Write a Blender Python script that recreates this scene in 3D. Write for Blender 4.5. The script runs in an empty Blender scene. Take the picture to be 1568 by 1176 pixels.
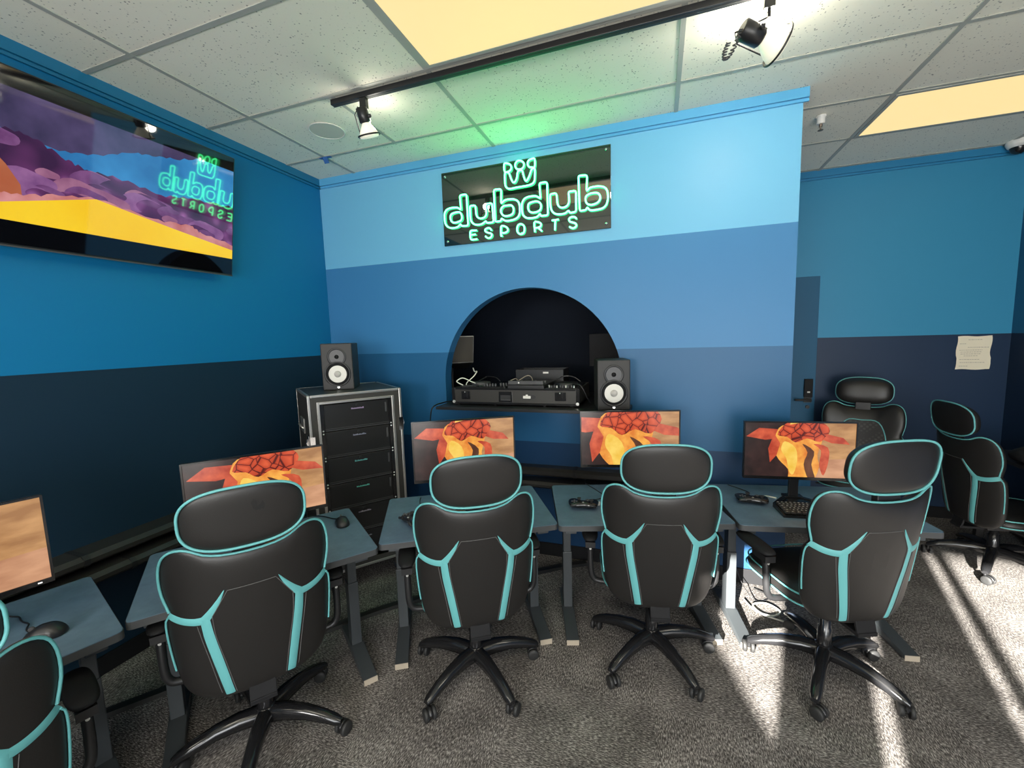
import bpy, math, random
from mathutils import Vector, Matrix
PI = math.pi
R = math.radians
random.seed(4)
C = bpy.context.scene.collection
SC = bpy.context.scene

# ------------------------------------------------------------------ camera, world, lights, exposure
def make_camera():
    cd = bpy.data.cameras.new('camera'); cd.sensor_fit = 'HORIZONTAL'; cd.sensor_width = 36
    cd.lens = 644.72 * 36 / 1568; cd.clip_start = .02; cd.clip_end = 200
    co = bpy.data.objects.new('camera', cd); C.objects.link(co)
    rx, ry, rz = R(-6.24194), R(1.73962), R(19.16296)
    M = Matrix.Rotation(rz, 3, 'Z') @ Matrix.Rotation(rx, 3, 'X') @ Matrix.Rotation(ry, 3, 'Y')
    X, F, U = M.col[0].copy(), M.col[1].copy(), M.col[2].copy()
    m = Matrix.Identity(4)
    for i in range(3):
        m[i][0] = X[i]; m[i][1] = U[i]; m[i][2] = -F[i]
    m[0][3], m[1][3], m[2][3] = 0, 0, 1.677
    co.matrix_world = m
    SC.camera = co
make_camera()
SC.view_settings.view_transform = 'Standard'; SC.view_settings.look = 'None'
SC.view_settings.gamma = 1; SC.view_settings.use_curve_mapping = False
SC.view_settings.exposure = 0.35
w = bpy.data.worlds.new('sky'); SC.world = w; w.use_nodes = True
bgn = w.node_tree.nodes['Background']
bgn.inputs['Color'].default_value = (.80, .90, 1.0, 1); bgn.inputs['Strength'].default_value = 2.2
def sun():
    ld = bpy.data.lights.new('sun', 'SUN'); ld.energy = 50; ld.angle = R(.55); ld.color = (1, .965, .89)
    o = bpy.data.objects.new('sun', ld); C.objects.link(o)
    o.location = (-2, -8, 5)
    o.rotation_euler = Vector((.28, 1, -.32)).to_track_quat('-Z', 'Y').to_euler()
sun()
def area(name, loc, size, size_y, energy, col, direction, spread=180):
    ld = bpy.data.lights.new(name, 'AREA'); ld.shape = 'RECTANGLE'; ld.size = size; ld.size_y = size_y
    ld.energy = energy; ld.color = col; ld.spread = R(spread)
    o = bpy.data.objects.new(name, ld); C.objects.link(o); o.location = loc
    o.rotation_euler = Vector(direction).to_track_quat('-Z', 'Y').to_euler()
    return o
# added area lamps in front of the back wall, boosting the daylight
area('daylight_fill_wide', (1.25, -2.50, 1.25), 2.1, 1.5, 76, (.98, .98, .96), (-.25, 1, -.02))
area('daylight_fill_left', (-.97, -2.50, 1.75), .9, .6, 52, (1.0, .98, .95), (-.2, 1, .05))

# ------------------------------------------------------------------ materials
def mat(name, col=(.5, .5, .5), rough=.5, metal=0, spec=None, emit=None, estr=1, coat=0):
    m = bpy.data.materials.new(name); m.use_nodes = True
    b = m.node_tree.nodes['Principled BSDF']
    b.inputs['Base Color'].default_value = (*col, 1); b.inputs['Roughness'].default_value = rough
    b.inputs['Metallic'].default_value = metal
    if spec is not None: b.inputs['Specular IOR Level'].default_value = spec
    if coat: b.inputs['Coat Weight'].default_value = coat; b.inputs['Coat Roughness'].default_value = .08
    if emit:
        b.inputs['Emission Color'].default_value = (*emit, 1); b.inputs['Emission Strength'].default_value = estr
    return m
class NT:
    def __init__(s, m): s.m = m; s.t = m.node_tree; s.b = s.t.nodes['Principled BSDF']
    def n(s, ty, **kw):
        x = s.t.nodes.new(ty)
        for k, v in kw.items():
            if k.startswith('i_'):
                key = k[2:]
                x.inputs[int(key) if key.isdigit() else key.replace('_', ' ')].default_value = v
            else: setattr(x, k, v)
        return x
    def l(s, a, b): s.t.links.new(a, b)
    def ramp(s, fac, stops, interp='LINEAR'):
        r = s.n('ShaderNodeValToRGB'); r.color_ramp.interpolation = interp
        e = r.color_ramp.elements
        while len(e) < len(stops): e.new(.5)
        for el, (p, c) in zip(e, stops): el.position = p; el.color = (*c, 1) if len(c) == 3 else c
        s.l(fac, r.inputs[0]); return r.outputs[0]
    def bump(s, h, strength=.2, dist=.002):
        b = s.n('ShaderNodeBump', i_Strength=strength, i_Distance=dist); s.l(h, b.inputs['Height']); s.l(b.outputs[0], s.b.inputs['Normal'])

def wall_mat(name, bands, rough=.42):
    """bands: [(top z, colour), ...] painted horizontal bands, a function of height only"""
    m = mat(name, rough=rough, spec=.32); k = NT(m)
    g = k.n('ShaderNodeNewGeometry'); s = k.n('ShaderNodeSeparateXYZ'); k.l(g.outputs['Position'], s.inputs[0])
    mu = k.n('ShaderNodeMath', operation='MULTIPLY'); k.l(s.outputs['Z'], mu.inputs[0]); mu.inputs[1].default_value = .25
    stops = []; z = 0
    for top, c in bands: stops.append((z * .25, c)); z = top
    col = k.ramp(mu.outputs[0], stops, 'CONSTANT')
    k.l(col, k.b.inputs['Base Color'])
    n = k.n('ShaderNodeTexNoise', i_Scale=120.0, i_Detail=3.0); k.l(g.outputs['Position'], n.inputs['Vector'])
    k.bump(n.outputs[0], .12, .001)
    return m
M_wl = wall_mat('paint_left', [(1.577, (.009, .027, .050)), (4, (.006, .168, .375))])
M_wc = wall_mat('paint_centre', [(.885, (.010, .045, .115)), (1.577, (.018, .112, .25)), (2.312, (.046, .205, .43)), (4, (.165, .48, .72))])
M_wf = wall_mat('paint_far', [(1.59, (.011, .029, .068)), (4, (.036, .245, .43))])
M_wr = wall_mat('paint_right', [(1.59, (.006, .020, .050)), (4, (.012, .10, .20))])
M_wb = wall_mat('paint_back', [(1.59, (.30, .31, .33)), (4, (.42, .43, .44))])
M_trimblue = mat('paint_trim_light_blue', (.10, .40, .68), .4)
M_trimleft = mat('paint_trim_left', (.008, .15, .30), .4)
M_trimfar = mat('paint_trim_far', (.02, .20, .40), .4)
M_door = mat('paint_door', (.012, .095, .19), .45, spec=.25)
M_booth = mat('booth_black', (.008, .013, .024), .7, spec=.2)

def carpet_mat():
    m = mat('carpet', rough=.95, spec=.15); k = NT(m)
    g = k.n('ShaderNodeNewGeometry')
    def streak(sx, sy):
        mp = k.n('ShaderNodeMapping'); mp.inputs['Scale'].default_value = (sx, sy, 1)
        k.l(g.outputs['Position'], mp.inputs[0])
        n = k.n('ShaderNodeTexNoise', i_Scale=1.0, i_Detail=4.0, i_Roughness=.65); k.l(mp.outputs[0], n.inputs['Vector'])
        return n.outputs[0]
    a = streak(250, 62); b = streak(62, 250)
    ch = k.n('ShaderNodeTexChecker', i_Scale=1.64); k.l(g.outputs['Position'], ch.inputs['Vector'])
    mx = k.n('ShaderNodeMix', data_type='FLOAT'); k.l(ch.outputs['Fac'], mx.inputs[0]); k.l(a, mx.inputs[2]); k.l(b, mx.inputs[3])
    big = k.n('ShaderNodeTexNoise', i_Scale=5.0, i_Detail=3.0); k.l(g.outputs['Position'], big.inputs['Vector'])
    ad = k.n('ShaderNodeMath', operation='MULTIPLY_ADD'); k.l(big.outputs[0], ad.inputs[0]); ad.inputs[1].default_value = .18; k.l(mx.outputs[0], ad.inputs[2])
    col = k.ramp(ad.outputs[0], [(.43, (.030, .027, .026)), (.55, (.088, .080, .075)), (.63, (.19, .174, .163)), (.74, (.45, .42, .39))])
    k.l(col, k.b.inputs['Base Color']); k.bump(mx.outputs[0], .6, .006)
    return m
M_carpet = carpet_mat()
def tile_mat():
    m = mat('ceiling_tile', rough=.85); k = NT(m)
    g = k.n('ShaderNodeNewGeometry')
    v = k.n('ShaderNodeTexVoronoi', i_Scale=62.0, i_Randomness=1.0); k.l(g.outputs['Position'], v.inputs['Vector'])
    n = k.n('ShaderNodeTexNoise', i_Scale=26.0, i_Detail=2.0); k.l(g.outputs['Position'], n.inputs['Vector'])
    mu = k.n('ShaderNodeMath', operation='MULTIPLY_ADD'); k.l(n.outputs[0], mu.inputs[0]); mu.inputs[1].default_value = -.55; k.l(v.outputs['Distance'], mu.inputs[2])
    ma = k.n('ShaderNodeMath', operation='ADD'); k.l(mu.outputs[0], ma.inputs[0]); ma.inputs[1].default_value = .295
    col = k.ramp(ma.outputs[0], [(.12, (.26, .25, .22)), (.17, (.76, .74, .63)), (.3, (.85, .825, .70))])
    k.l(col, k.b.inputs['Base Color'])
    return m
M_tile = tile_mat()
M_grid = mat('ceiling_grid_metal', (.40, .41, .37), .55)
M_white = mat('white_plastic', (.75, .74, .70), .4)
M_black = mat('black_plastic', (.014, .014, .015), .38)
M_blackgl = mat('black_gloss_plastic', (.012, .012, .013), .16)
M_blackmatte = mat('black_matte', (.010, .010, .011), .65, spec=.2)
M_void = mat('black_rubber', (.018, .018, .018), .6)
M_grey = mat('grey_plastic', (.06, .06, .062), .45)
M_steel = mat('grey_steel_powdercoat', (.046, .052, .056), .45)
M_alu = mat('aluminium', (.58, .56, .52), .32, metal=.9)
M_chrome = mat('chrome', (.7, .7, .7), .12, metal=1)
def leather_mat(name, col, rough):
    m = mat(name, col, rough, spec=.45); k = NT(m)
    t = k.n('ShaderNodeTexCoord'); v = k.n('ShaderNodeTexVoronoi', i_Scale=420.0); k.l(t.outputs['Object'], v.inputs['Vector'])
    k.bump(v.outputs['Distance'], .18, .0008)
    return m
M_leather = leather_mat('black_faux_leather', (.0135, .0125, .012), .40)
M_leather2 = mat('perforated_insert', (.022, .021, .020), .6)
def diamond():
    k = NT(M_leather2); t = k.n('ShaderNodeTexCoord')
    mp = k.n('ShaderNodeMapping'); mp.inputs['Rotation'].default_value = (0, R(45), 0); mp.inputs['Scale'].default_value = (38, 38, 38)
    k.l(t.outputs['Object'], mp.inputs[0])
    c = k.n('ShaderNodeTexVoronoi', i_Scale=1.0, i_Randomness=0.0); k.l(mp.outputs[0], c.inputs['Vector'])
    k.l(k.ramp(c.outputs['Distance'], [(.15, (.045, .042, .040)), (.5, (.014, .013, .013))]), k.b.inputs['Base Color'])
    k.bump(c.outputs['Distance'], .5, .004)
diamond()
M_teal = mat('teal_trim', (.115, .385, .395), .5)
M_thread = mat('grey_thread', (.10, .10, .10), .7)
def desk_mat():
    m = mat('desk_laminate', rough=.46); k = NT(m); t = k.n('ShaderNodeTexCoord')
    n = k.n('ShaderNodeTexNoise', i_Scale=9.0, i_Detail=8.0, i_Roughness=.7); k.l(t.outputs['Object'], n.inputs['Vector'])
    k.l(k.ramp(n.outputs[0], [(.3, (.085, .135, .190)), (.55, (.115, .180, .245)), (.75, (.150, .225, .295))]), k.b.inputs['Base Color'])
    return m
M_desk = desk_mat()
M_deskedge = mat('desk_edge_band', (.050, .052, .054), .5)
M_footcap = mat('foot_end_cap', (.42, .36, .28), .5)
M_tan = mat('kraft', (.42, .36, .28), .6)

# ------------------------------------------------------------------ mesh helpers
class MB:
    def __init__(s): s.v = []; s.f = []; s.mi = []; s.sm = []
    def add(s, vs, fs, mi=0, smooth=False):
        o = len(s.v); s.v += [tuple(p) for p in vs]
        for f in fs: s.f.append([i + o for i in f]); s.mi.append(mi); s.sm.append(smooth)
        return s
    def box(s, c, d, mi=0, rot=None):
        x, y, z = d[0] / 2, d[1] / 2, d[2] / 2
        vs = [Vector((a * x, b * y, e * z)) for a in (-1, 1) for b in (-1, 1) for e in (-1, 1)]
        if rot: vs = [rot @ v for v in vs]
        vs = [v + Vector(c) for v in vs]
        return s.add(vs, [(0, 1, 3, 2), (4, 6, 7, 5), (0, 4, 5, 1), (2, 3, 7, 6), (0, 2, 6, 4), (1, 5, 7, 3)], mi)
    def b2(s, lo, hi, mi=0):
        return s.box([(a + b) / 2 for a, b in zip(lo, hi)], [abs(b - a) for a, b in zip(lo, hi)], mi)
    def loft(s, rings, mi=0, smooth=True, caps=True, closed_path=False):
        n = len(rings[0]); vs = [p for r in rings for p in r]; fs = []
        m = len(rings)
        for i in range(m if closed_path else m - 1):
            for j in range(n):
                a = i * n + j; b = i * n + (j + 1) % n; i2 = ((i + 1) % m) * n
                fs.append((a, b, i2 + (j + 1) % n, i2 + j))
        s.add(vs, fs, mi, smooth)
        if caps and not closed_path:
            s.add(rings[0], [tuple(reversed(range(n)))], mi, False); s.add(rings[-1], [tuple(range(n))], mi, False)
        return s
    def tube(s, pts, r, n=8, mi=0, closed=False, caps=True, flat=None):
        P = [Vector(p) for p in pts]; m = len(P); rings = []
        T = []
        for i in range(m):
            a = P[(i - 1) % m] if (closed or i > 0) else P[i]; b = P[(i + 1) % m] if (closed or i < m - 1) else P[i]
            t = b - a; T.append(t.normalized() if t.length > 1e-9 else Vector((0, 0, 1)))
        u = T[0].orthogonal().normalized()
        for i in range(m):
            u = u - T[i] * u.dot(T[i])
            u = u.normalized() if u.length > 1e-6 else T[i].orthogonal().normalized()
            v = T[i].cross(u)
            rr = r[i] if isinstance(r, (list, tuple)) else r
            rings.append([P[i] + (u * math.cos(2 * PI * k / n) + v * math.sin(2 * PI * k / n)) * rr for k in range(n)])
        return s.loft(rings, mi, True, caps, closed)
    def lathe(s, prof, n=24, o=(0, 0, 0), axis='Z', mi=0, smooth=True, M=None):
        rings = []
        for r, h in prof:
            ring = []
            for k in range(n):
                c, d = math.cos(2 * PI * k / n) * r, math.sin(2 * PI * k / n) * r
                p = {'Z': Vector((c, d, h)), 'Y': Vector((c, h, -d)), 'X': Vector((h, c, d))}[axis]
                if M: p = M @ p
                ring.append(p + Vector(o))
            rings.append(ring)
        return s.loft(rings, mi, smooth, True)
    def poly(s, pts, mi=0): return s.add(pts, [tuple(range(len(pts)))], mi)
    def prism(s, poly, a, b, fn, mi=0, smooth=False):
        A = [fn(p, a) for p in poly]; B = [fn(p, b) for p in poly]; n = len(poly)
        s.add(A + B, [tuple(reversed(range(n))), tuple(range(n, 2 * n))], mi)
        s.add(A + B, [(i, (i + 1) % n, n + (i + 1) % n, n + i) for i in range(n)], mi, smooth); return s
    def pillow(s, outline, f3, Tr, Tf, p=8, q=3, nr=9, mi=0, c=(0, 0)):
        """outline in 2D about c, f3(a,b,off)->3D, rear bulge Tr (exponent p), front bulge Tf (exponent q)"""
        n = len(outline)
        def ring(t, side):
            T, e = (Tr, p) if side < 0 else (Tf, q)
            off = side * T * math.sqrt(max(0, 1 - t ** e))
            return [f3(c[0] + (x - c[0]) * t, c[1] + (y - c[1]) * t, off) for x, y in outline]
        ts = [math.sin(PI / 2 * i / nr) for i in range(nr, 0, -1)]
        rings = [ring(t, -1) for t in reversed(ts)] + [ring(t, 1) for t in ts[1:]]
        s.loft(rings, mi, True, False)
        for side, rg in ((-1, rings[0]), (1, rings[-1])):
            T = Tr if side < 0 else Tf
            cc = f3(c[0], c[1], side * T); o = len(s.v); s.v += [tuple(x) for x in rg] + [tuple(cc)]
            for i in range(n):
                s.f.append([o + i, o + (i + 1) % n, o + n] if side > 0 else [o + (i + 1) % n, o + i, o + n]); s.mi.append(mi); s.sm.append(True)
        return s
def smooth_loop(pts, sub=4, closed=True):
    P = [Vector(p) for p in pts]; n = len(P); out = []
    rng = range(n) if closed else range(n - 1)
    for i in rng:
        if closed: a, b, c, d = P[i - 1], P[i], P[(i + 1) % n], P[(i + 2) % n]
        else: a, b, c, d = P[max(i - 1, 0)], P[i], P[i + 1], P[min(i + 2, n - 1)]
        for k in range(sub):
            t = k / sub
            out.append(.5 * ((2 * b) + (c - a) * t + (2 * a - 5 * b + 4 * c - d) * t * t + (3 * b - a - 3 * c + d) * t ** 3))
    if not closed: out.append(P[-1])
    return out
def superell(hw, hh, p=3.2, n=40, c=(0, 0)):
    o = []
    for k in range(n):
        a = 2 * PI * k / n; x, y = math.cos(a), math.sin(a)
        o.append((c[0] + hw * math.copysign(abs(x) ** (2 / p), x), c[1] + hh * math.copysign(abs(y) ** (2 / p), y)))
    return o
def rrect(w, h, r, n=5, c=(0, 0)):
    o = []
    for cx, cy, a0 in ((w / 2 - r, h / 2 - r, 0), (-w / 2 + r, h / 2 - r, 90), (-w / 2 + r, -h / 2 + r, 180), (w / 2 - r, -h / 2 + r, 270)):
        for k in range(n): a = R(a0 + 90 * k / (n - 1)); o.append((c[0] + cx + r * math.cos(a), c[1] + cy + r * math.sin(a)))
    return o
def obj(name, mb, mats, parent=None, bevel=0, loc=None, rotz=None, seg=2):
    me = bpy.data.meshes.new(name); me.from_pydata([tuple(v) for v in mb.v], [], mb.f)
    for m in (mats if isinstance(mats, (list, tuple)) else [mats]): me.materials.append(m)
    me.polygons.foreach_set('material_index', mb.mi); me.polygons.foreach_set('use_smooth', mb.sm); me.update()
    o = bpy.data.objects.new(name, me); C.objects.link(o)
    if parent: o.parent = parent
    if loc: o.location = loc
    if rotz is not None: o.rotation_euler.z = rotz
    if bevel:
        b = o.modifiers.new('bevel', 'BEVEL'); b.width = bevel; b.segments = seg; b.limit_method = 'ANGLE'; b.angle_limit = R(50)
    return o
def tag(o, label=None, cat=None, group=None, kind=None):
    for k, v in (('label', label), ('category', cat), ('group', group), ('kind', kind)):
        if v: o[k] = v
    return o
def thing(name, label, cat, loc=(0, 0, 0), rotz=0, group=None):
    o = bpy.data.objects.new(name, None); C.objects.link(o); o.empty_display_size = .1
    o.location = loc; o.rotation_euler = (0, 0, rotz)
    return tag(o, label, cat, group)
def struct(name, mb, mats, parent=None, bevel=0):
    o = obj(name, mb, mats, parent, bevel)
    if not parent: o['kind'] = 'structure'
    return o
def copy_tree(o, parent=None):
    c = o.copy(); C.objects.link(c); c.parent = parent
    for ch in [x for x in C.objects if x.parent == o]: copy_tree(ch, c)
    return c
# ------------------------------------------------------------------ the room
XL, XR, YF, YW, YB, H = -2.72, 2.70, 4.55, 3.01, -2.60, 3.05
XC = .785                                   # free end of the centre wall
X0, Y0, TX, TY = -2.342, 1.445, 1.22, .61     # ceiling grid
struct('floor', MB().b2((XL - .1, YB - .1, -.1), (XR + .1, YF + .1, 0)), M_carpet)
def ceiling():
    m = MB(); m.b2((XL - .1, YB - .1, H), (XR + .1, YF + .1, H + .08), 0)
    hw, t = .012, .004
    for k in range(-7, 7):
        y = Y0 + k * TY
        if YB < y < YF: m.b2((XL, y - hw, H - t), (XR, y + hw, H + .001), 1)
    for k in range(-1, 6):
        x = X0 + k * TX
        if XL < x < XR: m.b2((x - hw, YB, H - t - .0006), (x + hw, YF, H + .001), 1)
    m.b2((X0 + .5 * TX - hw, Y0 + TY, H - t - .0003), (X0 + .5 * TX + hw, Y0 + 2 * TY, H + .001), 1)
    struct('ceiling', m, [M_tile, M_grid])
ceiling()
struct('wall_left', MB().b2((XL - .1, YB, 0), (XL, YW + .1, H)), M_wl)
struct('wall_far', MB().b2((XC - .1, YF, 0), (XR + .1, YF + .1, H)), M_wf)
struct('wall_right', MB().b2((XR, YB, 0), (XR + .1, YF, H)), M_wr)
def centre_wall():
    m = MB(); th = .10; cx, cz, r, zb = -.92, 1.35, .69, 1.15
    arc = [(cx - r, zb)] + [(cx - r * math.cos(PI * k / 40), cz + r * math.sin(PI * k / 40)) for k in range(41)] + [(cx + r, zb)]
    for y, fl in ((YW, 1), (YW + th, 0)):
        fs = []
        def q(a): fs.append(a if fl else list(reversed(a)))
        q([(XL, y, 0), (XC, y, 0), (XC, y, zb), (XL, y, zb)])
        q([(XL, y, zb), (cx - r, y, zb), (cx - r, y, H), (XL, y, H)])
        q([(cx + r, y, zb), (XC, y, zb), (XC, y, H), (cx + r, y, H)])
        for (a, b), (c, d) in zip(arc[1:-1], arc[2:]):
            if abs(a - c) > 1e-5: q([(a, y, b), (c, y, d), (c, y, H), (a, y, H)])
        for f in fs: m.poly(f, 0)
    loop = arc
    for (a, b), (c, d) in zip(loop, loop[1:]):
        m.poly([(a, YW, b), (a, YW + th, b), (c, YW + th, d), (c, YW, d)], 0)
    m.poly([(cx - r, YW, zb), (cx + r, YW, zb), (cx + r, YW + th, zb), (cx - r, YW + th, zb)], 0)
    m.poly([(XC, YW, 0), (XC, YW + th, 0), (XC, YW + th, H), (XC, YW, H)], 0)
    struct('wall_front', m, M_wc)
    struct('wall_partition', MB().b2((XC - .10, YW + th, 0), (XC, YF, H)), M_wf)
    # dark booth behind the arch
    b = MB(); b.b2((XL - .1, YF - .05, 0), (XC - .10, YF + .05, H)); b.b2((XL - .1, YW + th, 0), (XL, YF - .05, H))
    b.b2((XC - .115, YW + th, 0), (XC - .10, YF - .05, H)); b.b2((XL, YW + th, 2.3), (XC - .115, YF - .05, 2.36))
    b.b2((XL, YW + th + .001, 0), (cx - r - .02, YW + th + .012, 2.3)); b.b2((cx + r + .02, YW + th + .001, 0), (XC - .115, YW + th + .012, 2.3))
    struct('wall_booth', b, M_booth)
centre_wall()
def crown(name, a, b, inward, m_, ex=0):
    """flat board along the wall top with a small stepped bead below; a, b on the wall face"""
    a, b, n = Vector(a), Vector(b), Vector(inward); mb = MB()
    for z0, z1, d in ((H - .055, H, .020), (H - .062, H - .055, .006), (H - .075, H - .062, .014)):
        lo = a + Vector((0, 0, z0)); hi = b + n * d + Vector((0, 0, z1))
        mb.b2([min(p, q) for p, q in zip(lo, hi)], [max(p, q) for p, q in zip(lo, hi)])
    struct(name, mb, m_)
crown('trim_1', (XL, YB, 0), (XL, YW, 0), (1, 0, 0), M_trimleft)
crown('trim_2', (XL + .02, YW, 0), (XC + .025, YW, 0), (0, -1, 0), M_trimblue)
crown('trim_3', (XC, YF, 0), (XR, YF, 0), (0, -1, 0), M_trimfar)
def base(name, lo, hi): struct(name, MB().b2(lo, hi), M_blackmatte, bevel=.003)
base('baseboard_left', (XL, YB, 0), (XL + .012, YW, .10)); base('baseboard_front', (XL + .012, YW - .012, 0), (XC, YW, .10))
base('baseboard_far', (1.40, YF - .012, 0), (XR, YF, .10)); base('baseboard_right', (XR - .012, YB, 0), (XR, YF, .10))

def back_wall():
    """unseen wall behind the camera: openings (x0,x1,z0,z1) shaped to throw the sun strips, and solid wall between"""
    m = MB(); t = .08; y0, y1 = YB - t, YB
    op = [(-1.11, -.77, 1.42, 2.06), (-.415, -.335, .02, 1.80), (.075, .135, .02, 2.06), (.19, 2.45, .02, 2.06)]
    m.b2((XL - .1, y0, 2.06), (XR + .1, y1, H))
    x = XL - .1
    for a, b, z0, z1 in op:
        m.b2((x, y0, 0), (a, y1, 2.06)); m.b2((a, y0, 0), (b, y1, z0))
        if z1 < 2.06: m.b2((a, y0, z1), (b, y1, 2.06))
        x = b
    m.b2((x, y0, 0), (XR + .1, y1, 2.06))
    struct('wall_back', m, M_wb)
    # added unseen triangle masking the left opening, giving the sun patch its slanted edge
    mb = MB(); mb.poly([(-1.11, y0 + .02, 1.42), (-.77, y0 + .02, 1.42), (-1.11, y0 + .02, 1.62)]); mb.poly([(-1.11, y0 + .03, 1.62), (-.77, y0 + .03, 1.42), (-1.11, y0 + .03, 1.42)])
    struct('added_sun_mask', mb, M_wb)
    g = MB()
    g.b2((-6, y0 - 9, -.12), (7, y0, -.02)); struct('ground_outside', g, mat('pavement', (.35, .34, .32), .9))
back_wall()

# door in the far wall, its left part hidden by the centre wall
def door():
    m = MB(); m.b2((.60, YF - .012, 0), (1.372, YF, 2.145)); d = struct('door_1', m, M_door, bevel=.002)
    x, y = 1.315, YF - .012
    lk = MB(); lk.box((x, y - .012, 1.135), (.068, .024, .17)); l = obj('smart_lock', lk, M_blackmatte, d, .004)
    s = MB(); s.box((x, y - .0255, 1.10), (.022, .003, .014)); obj('lock_label', s, M_white, l)
    h = MB(); h.tube([(x, y, 1.028), (x, y - .045, 1.028)], .012, 10); h.tube([(x + .02, y - .045, 1.028), (x - .11, y - .048, 1.028)], .010, 10)
    h.tube([(x, y, .96), (x, y - .02, .96)], .016, 12); h.box((x, y - .004, 1.03), (.06, .008, .06))
    obj('door_handle', h, M_black, d)
door()

# ------------------------------------------------------------------ ceiling fittings
M_panel = mat('lamp_diffuser', (.10, .09, .07), .5, emit=(1.0, .745, .34), estr=.80)
M_panel2 = mat('fill_diffuser_back', (.8, .75, .6), .5, emit=(1.0, .92, .76), estr=8.0)
def troffer(c, r, m_, label):
    x, y = X0 + c * TX, Y0 + r * TY
    t = thing('ceiling_light_panel', label, 'ceiling light', (x + TX / 2, y + TY / 2, H))
    f = MB(); a, b, e = TX / 2 - .013, TY / 2 - .013, .022
    for lo, hi in (((-a, -b, -.008), (a, -b + e, -.0005)), ((-a, b - e, -.008), (a, b, -.0005)), ((-a, -b + e, -.008), (-a + e, b - e, -.0005)), ((a - e, -b + e, -.008), (a, b - e, -.0005))): f.b2(lo, hi)
    obj('frame', f, M_grid, t)
    obj('diffuser', MB().b2((-a + e, -b + e, -.006), (a - e, b - e, -.0006)), m_, t)
troffer(1, 0, M_panel, 'bright ceiling light panel in front of the black track, top centre')
troffer(3, 3, M_panel, 'bright ceiling light panel over the far right end of the room')
for c, r, s in ((1, -4, 'third row back'), (3, -2, 'right'), (0, -6, 'left rear'), (3, -6, 'right rear')):
    troffer(c, r, M_panel2, 'added fill light panel behind the viewer, %s' % s)  # extra fixtures added out of view as fill for the room
def disc_speaker():
    x, y = X0 + .25 * TX, Y0 + 1.5 * TY
    t = thing('ceiling_speaker', 'round white perforated speaker grille set in the small ceiling tile', 'speaker', (x, y, H))
    obj('grille', MB().lathe([(.105, -.004), (.105, -.001)], 40), mat('speaker_mesh', (.58, .57, .50), .8), t)
    obj('rim', MB().tube([(.108 * math.cos(a * PI / 20), .108 * math.sin(a * PI / 20), -.004) for a in range(40)], .003, 6, closed=True), M_white, t)
disc_speaker()
def sprinkler():
    t = thing('sprinkler_head', 'small white and brass sprinkler head under the ceiling past the wall end', 'sprinkler', (.994, 3.42, H))
    obj('housing', MB().lathe([(.030, -.001), (.032, -.006), (.024, -.012), (.024, -.045), (.020, -.050)], 20), M_white, t)
    obj('nozzle', MB().lathe([(.010, -.05), (.010, -.066), (.004, -.068), (.004, -.085), (.016, -.087), (.016, -.089)], 14), mat('dull_brass', (.28, .22, .17), .4, .8), t)
sprinkler()
def dome_camera():
    t = thing('security_camera', 'white dome security camera on the ceiling by the right wall', 'camera', (2.585, 4.46, H))
    obj('base', MB().lathe([(.072, -.001), (.074, -.02), (.062, -.045), (.050, -.05)], 28), M_white, t)
    obj('dome', MB().lathe([(.050, -.048), (.048, -.065), (.036, -.085), (.018, -.096), (.002, -.099)], 28), M_blackgl, t)
dome_camera()
def tape():
    m = MB(); x, y = X0 + .01, Y0 + 2 * TY
    m.box((x, y, H - .007), (.10, .022, .003)); m.box((x + .012, y - .012, H - .030), (.04, .003, .045), rot=Matrix.Rotation(.5, 3, 'X'))
    m.box((x - .02, y + .01, H - .008), (.03, .05, .002), rot=Matrix.Rotation(.5, 3, 'Z'))
    tag(obj('masking_tape', m, mat('blue_tape', (.03, .12, .35), .7)), 'scrap of blue masking tape on the ceiling grid near the corner', 'tape')
tape()
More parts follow.
